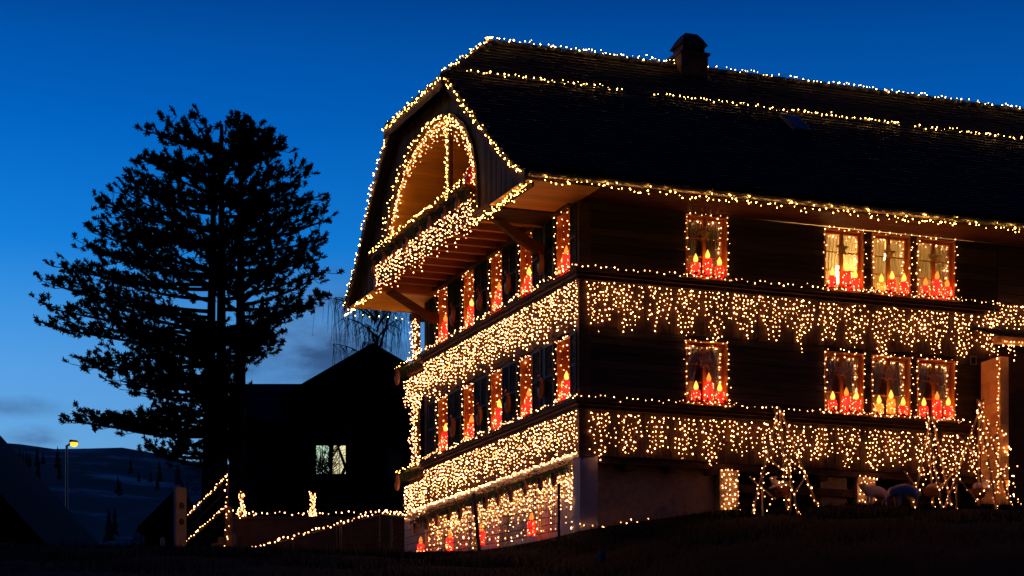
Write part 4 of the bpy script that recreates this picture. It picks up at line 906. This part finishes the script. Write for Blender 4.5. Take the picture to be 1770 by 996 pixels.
MB().tube([(0, 0, -.5), (0, 0, 3), (0, 0, 6.72)], [.075, .06, .045], 8).build('pole', M['metal'], sl); MB().tube([(0, 0, 6.68), (.12, -.05, 6.76), (.3, -.1, 6.78)], .035, 6).build('arm', M['metal'], sl)
MB().add([(.1, -.16, 6.82), (.42, -.16, 6.80), (.42, .06, 6.80), (.1, .06, 6.82), (.14, -.13, 6.90), (.38, -.13, 6.87), (.38, .03, 6.87), (.14, .03, 6.90)], [(0, 1, 5, 4), (1, 2, 6, 5), (2, 3, 7, 6), (3, 0, 4, 7), (4, 5, 6, 7)]).build('head', M['metal'], sl)
MB().lathe([(.03, -.14), (.10, -.11), (.13, -.05), (.13, 0)], 12, (.26, -.05, 6.80)).build('lens', M['sodium'], sl, True)
def car(label, xc, d, z, rz):
    t = thing('parked_car', label, 'car', W(xc, d, z), rz)
    side = [(-2.0, .35), (-1.95, .72), (-1.85, .86), (-1.05, .93), (-.45, 1.36), (.2, 1.46), (1.0, 1.42), (1.65, .98), (1.95, .9), (2.02, .6), (1.98, .33)]
    prof = []
    for yy, ins in ((-.82, 0), (-.84, .0), (.84, .0), (.82, 0)): prof.append([(x*(1), yy*(.80 if z_ > 1.1 else 1.0), z_) for x, z_ in side])
    n = len(side); mb = MB(); mb.add(prof[1]+prof[2], [tuple(reversed(range(n))), tuple(range(n, 2*n))]+[(i, (i+1) % n, (i+1) % n+n, i+n) for i in range(n)]); mb.build('body', M['paint'], t)
    for s_ in (-1, 1):
        MB().add([(-.95, s_*.83, .95), (1.5, s_*.83, .98), (.95, s_*.69, 1.34), (-.42, s_*.69, 1.29)], [(0, 1, 2, 3)]).build('window', M['black'], t)
        for x in (-1.25, 1.25): MB().tube([(x, s_*.70, .31), (x, s_*.86, .31)], .31, 16).build('wheel', M['rubber'], t)
    for s_ in (-1, 1): MB().box(-2.02, -1.93, s_*.55-.15, s_*.55+.15, .58, .72).build('headlight', M['board'], t)
car('grey parked car whose roof just shows over the bank', -11.4, 45, -1.32, -ANG+.15)

# ------------------------------------------------------------------ dark buildings behind
def hut(name, label, xc, d, w, dep, wall_h, ridge_h, ang, over=.5, cat='house', wins=()):
    t = thing(name, label, cat, W(xc, d, 0), -ANG+ang)
    MB().box(-w/2, w/2, 0, dep, -.6, wall_h).build('wall', M['nwall'], t)
    MB().add([(-w/2, .0, wall_h), (w/2, 0, wall_h), (0, 0, ridge_h-.12), (-w/2, dep, wall_h), (w/2, dep, wall_h), (0, dep, ridge_h-.12)], [(0, 1, 2), (5, 4, 3), (0, 3, 4, 1)]).build('gable', M['nwall'], t)
    sl_ = (ridge_h-wall_h)/(w/2); m = MB()
    for s_ in (-1, 1):
        q = [(0, -over, ridge_h), (s_*(w/2+over), -over, wall_h-sl_*over), (s_*(w/2+over), dep+over, wall_h-sl_*over), (0, dep+over, ridge_h)]
        m.add(q+[(x, y, z-.16) for x, y, z in q], [(0, 1, 2, 3), (7, 6, 5, 4), (0, 4, 5, 1), (1, 5, 6, 2), (2, 6, 7, 3)])
    m.build('roof', M['nroof'], t)
    return t
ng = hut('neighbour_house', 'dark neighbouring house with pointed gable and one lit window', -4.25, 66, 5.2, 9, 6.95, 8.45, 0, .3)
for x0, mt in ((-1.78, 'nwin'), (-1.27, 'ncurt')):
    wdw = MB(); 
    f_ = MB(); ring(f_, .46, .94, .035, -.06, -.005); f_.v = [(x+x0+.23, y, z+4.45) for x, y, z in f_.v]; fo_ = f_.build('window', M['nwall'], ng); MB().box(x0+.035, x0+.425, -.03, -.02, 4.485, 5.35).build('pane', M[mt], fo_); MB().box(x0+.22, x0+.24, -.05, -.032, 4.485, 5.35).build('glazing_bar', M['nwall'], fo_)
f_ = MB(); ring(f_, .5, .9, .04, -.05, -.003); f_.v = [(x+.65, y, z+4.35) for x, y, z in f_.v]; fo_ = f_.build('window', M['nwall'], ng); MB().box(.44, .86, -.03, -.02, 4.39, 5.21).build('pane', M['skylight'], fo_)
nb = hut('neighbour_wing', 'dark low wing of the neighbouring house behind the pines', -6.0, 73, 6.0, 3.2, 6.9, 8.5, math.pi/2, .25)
for y0 in (.5, 1.9):
    fo_ = MB().box(-3.06, -3.003, y0-.05, y0+.95, 4.5, 5.75).build('window', M['nwall'], nb); MB().box(-3.075, -3.061, y0+.02, y0+.88, 4.57, 5.68).build('pane', M['skylight'], fo_); MB().box(-3.09, -3.076, y0+.43, y0+.47, 4.57, 5.68).build('glazing_bar', M['nwall'], fo_)
hut('barn', 'big dark barn roof sloping down at the picture edge', -17.9, 60, 9.5, 14, 2.0, 7.2, .0, .6, 'barn')
hut('shed', 'small dark shed behind the sign panel', -13.2, 85, 2.6, 5, 5.2, 6.5, 0, .25, 'shed')
hd = vthing('hedge', 'low dark hedge along the far side of the road', 'hedge', -18, 64, 0); hm = MB()
needles(hm, [(R.uniform(0, 12), R.uniform(0, 1.2), R.uniform(0, 2.2)) for _ in range(2500)], .15, 3, .18); hm.build('foliage', M['needle'], hd, kind='stuff')

# ------------------------------------------------------------------ trees
OUTL = [(160, 419), (175, 408), (187, 378), (197, 344), (232, 292), (240, 250), (277, 240), (306, 232), (339, 180), (380, 170), (401, 142), (438, 124), (483, 82), (545, 86), (572, 78), (608, 112), (640, 150), (662, 200), (690, 270), (700, 150), (745, 108), (770, 140), (790, 250)]
OUTR = [(160, 421), (175, 425), (203, 450), (228, 470), (249, 494), (286, 490), (298, 535), (343, 550), (368, 568), (413, 563), (450, 555), (502, 574), (541, 545), (560, 500), (585, 470), (610, 450), (650, 430), (700, 420), (790, 400)]
PX = 60/3724.; OUTR = [(a, b-12*(a > 200)) for a, b in OUTR]
def vz(v): return CAM[2]+(1330-v)*PX
def ux(u): return (u-885)*PX
RP = random.Random(11)
def clump(mb, a, d, L):          # a bottle-brush twig of needles
    d = d/np.linalg.norm(d); n = int(26+60*L)
    for i in range(n):
        t = RP.random()**.8; q = np.array((RP.gauss(0, 1), RP.gauss(0, 1), RP.gauss(0, 1))); q /= np.linalg.norm(q)+1e-6
        dd = d*.75+q*.8; dd /= np.linalg.norm(dd); o = a+d*L*t; ln = RP.uniform(.07, .13)
        w = np.cross(dd, q); w /= np.linalg.norm(w)+1e-6; w *= RP.uniform(.013, .024)
        mb.add([o-w, o+w, o+dd*ln+w*.6, o+dd*ln-w*.6], [(0, 1, 2, 3)])
def pine(base_u, top_v, label, share, dd):
    t = thing('pine_tree', label, 'tree', W(ux(base_u), 60+dd, -.3), -ANG, 'pines')
    H = vz(top_v)+.3; lean = {352: .25, 386: .02, 412: .06}[base_u]
    def tx(z): return lean*(z/H)
    tr = MB().tube([(tx(z), 0, z) for z in np.linspace(0, H, 9)], [.24-.19*k/8 for k in range(9)], 8)
    cr_ = MB()
    for v, u, back in share:
        z1 = vz(v)+.3; x1 = ux(u)-ux(base_u); y1 = back
        rise = RP.uniform(.1, .75) if v < 560 else RP.uniform(-.3, .35)
        z0 = min(H-.1, z1-rise-.05*abs(x1)); p0 = np.array((tx(z0), 0, z0)); p2 = np.array((x1, y1, z1)); pm = (p0+p2)/2+np.array((0, 0, -.12*np.linalg.norm(p2-p0)*RP.uniform(.2, 1)))
        L = np.linalg.norm(p2-p0); n = max(4, int(L/.35)); pts = [(1-s)**2*p0+2*s*(1-s)*pm+s*s*p2 for s in np.linspace(0, 1, n+1)]
        tr.tube(pts, [.055*(1-.8*k/n)+.008 for k in range(n+1)], 5)
        dirn = (p2-p0)/L
        for k in range(n+1):
            s = k/n
            if L > 1.0 and RP.random() > (s*3.0 if v < 330 else (s*2.5 if v < 470 else s*1.9))**1.7: continue
            for _ in range(7 if s > .5 else 5):
                off = np.array((RP.gauss(0, .2), RP.gauss(0, .34), RP.gauss(.03, .085))); tw_ = dirn*RP.uniform(.1, .9)+np.array((RP.gauss(0, .35), RP.gauss(0, .6), RP.uniform(.1, .7)))
                tr.tube([pts[k], pts[k]+off], .010, 3, False); clump(cr_, pts[k]+off, tw_, RP.uniform(.12, .24))
    tr.build('trunk', M['pine_bark'], t); cr_.build('crown', M['needle'], t)
sh = {352: [], 386: [], 412: []}
for side, vmax in (('L', 690), ('R', 585)):
    v = 236
    while v < vmax:
        lim = interp(v, OUTL if side == 'L' else OUTR)
        for f in (1.0, .93, .74, .52, .33):
            if v > 470 and RP.random() < .25: continue
            tr_ = RP.choice((352, 352, 386)) if side == 'L' else RP.choice((412, 412, 386))
            if v < 250: tr_ = 412 if side == 'R' or RP.random() < .4 else 386
            root = {352: 352, 386: 386, 412: 412}[tr_]
            u = root+(lim-root)*f*RP.uniform(.93, 1.02); hw = abs(lim-root)*PX
            sh[tr_].append((v+RP.uniform(-5, 5)+(1-f)*8, u, RP.choice((-1, 1))*math.sqrt(max(0, 1-f*f))*hw*.55))
        v += RP.uniform(29, 42)
for v in range(206, 520, 15):
    sh[RP.choice((352, 386, 412)) if v > 240 else 412].append((v, RP.uniform(360, 425) if v > 240 else RP.uniform(408, 430), RP.gauss(0, .6)))
for v in range(585, 712, 14): sh[352].append((v, RP.uniform(232, 345), RP.gauss(0, .7))); sh[386].append((v, RP.uniform(300, 400), RP.gauss(0, .7)))
for v in (570, 590, 612): sh[412].append((v, RP.uniform(440, 468), RP.gauss(0, .4)))
for v in range(715, 800, 13): sh[352].append((v, RP.uniform(215, 350), RP.gauss(0, .6))); sh[386].append((v, RP.uniform(330, 425), RP.gauss(0, .6)))
for v in range(600, 700, 20): sh[386].append((v, RP.uniform(388, 420), RP.gauss(0, .4)))
for u in (104, 125, 150, 180, 210, 250, 290): sh[352].append((728+RP.uniform(-20, 10), u+15, RP.gauss(0, .5)))
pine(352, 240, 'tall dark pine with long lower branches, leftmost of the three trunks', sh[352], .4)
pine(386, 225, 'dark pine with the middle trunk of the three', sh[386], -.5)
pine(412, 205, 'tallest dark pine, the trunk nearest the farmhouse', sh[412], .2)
def bare(xc, d, h, spread, weep, label, seed, n=46, lo=.35, side=0):
    rr = random.Random(seed); t = thing('bare_tree', label, 'tree', W(xc, d, -.3), -ANG, 'bare trees'); mb = MB(); tw = MB()
    mb.tube([(rr.gauss(0, .05)*k, 0, h*.92*k/6) for k in range(7)], [.16-.022*k for k in range(7)], 7)
    for i in range(n):
        z0 = h*rr.uniform(lo, .9); a = rr.random()*6.28; L = spread*rr.uniform(.4, 1)*(1.15-.5*z0/h); dx, dy = math.cos(a)*L+side*L*.5, math.sin(a)*L*.6
        p0 = np.array((0, 0, z0)); p1 = np.array((dx*.45, dy*.45, z0+L*.55)); p2 = np.array((dx, dy, z0+L*(.62 if weep else .95)))
        q = [(1-s)**2*p0+2*s*(1-s)*p1+s*s*p2 for s in np.linspace(0, 1, 8)]; mb.tube(q, [.035*(1-.85*k/7)+.004 for k in range(8)], 4)
        for k in range(2, 8):
            for _ in range(6):
                s0 = q[k]; ln = rr.uniform(.5, 1.6); d_ = np.array((rr.gauss(0, .3), rr.gauss(0, .3), -1 if weep else rr.uniform(-.1, 1.0)))
                e1 = s0+d_*ln*.3+np.array((rr.gauss(0, .18), rr.gauss(0, .18), .06)); e2 = e1+(np.array((rr.gauss(0, .08), rr.gauss(0, .08), -ln*.7)) if weep else d_*ln*.4)
                tw.tube([s0, e1, e2], [.010, .008, .005], 3, False)
    mb.build('trunk', M['twig'], t); tw.build('crown', M['twig'], t)
bare(-4.9, 78, 13.6, 3.0, True, 'bare weeping birch behind the roof corner', 3, 24, .55, -.5)
bare(-4.0, 82, 9.9, 2.5, True, 'bare drooping tree behind the gallery post', 9, 60, .35)
bare(-7.6, 88, 10.3, 1.9, False, 'small bare tree showing over the neighbouring roof', 5, 22, .5)
bare(-2.6, 84, 9.8, 2.4, True, 'bare weeping tree between the neighbouring roof and the gallery', 12, 40, .4)
bare(-5.15, 61, 5.6, 1.1, False, 'small bare shrub in front of the lit neighbouring window', 21, 13, .55)
for xc_, d_, w_, h_, lab_ in ((-8.3, 58, 1.5, 3.9, 'dark bushy shrub at the foot of the pines'), (-6.9, 60, 1.2, 4.6, 'dark upright shrub between the pines and the neighbouring house'), (-10.2, 62, 1.3, 2.6, 'low dark shrub behind the sign panel')):
    t = vthing('shrub', lab_, 'shrub', xc_, d_, -.2, 'shrubs'); m_ = MB(); st_ = MB()
    for _ in range(420):
        a_ = R.random()*6.28; q_ = R.random()**.5; zz_ = R.random(); wd = w_*(.55+.45*math.sin(math.pi*min(1, zz_*1.15)))*(1-.5*zz_**3)
        p_ = np.array((wd*q_*math.cos(a_), wd*q_*math.sin(a_), .2+h_*zz_)); needles(m_, [p_], .12, 9, .16)
    for _ in range(7): a_ = R.random()*6.28; st_.tube([(0, 0, 0), (.3*w_*math.cos(a_), .3*w_*math.sin(a_), h_*.5), (.6*w_*math.cos(a_), .6*w_*math.sin(a_), h_*.85)], [.04, .025, .01], 5)
    st_.build('stem', M['twig'], t); m_.build('foliage', M['needle'], t, kind='stuff')
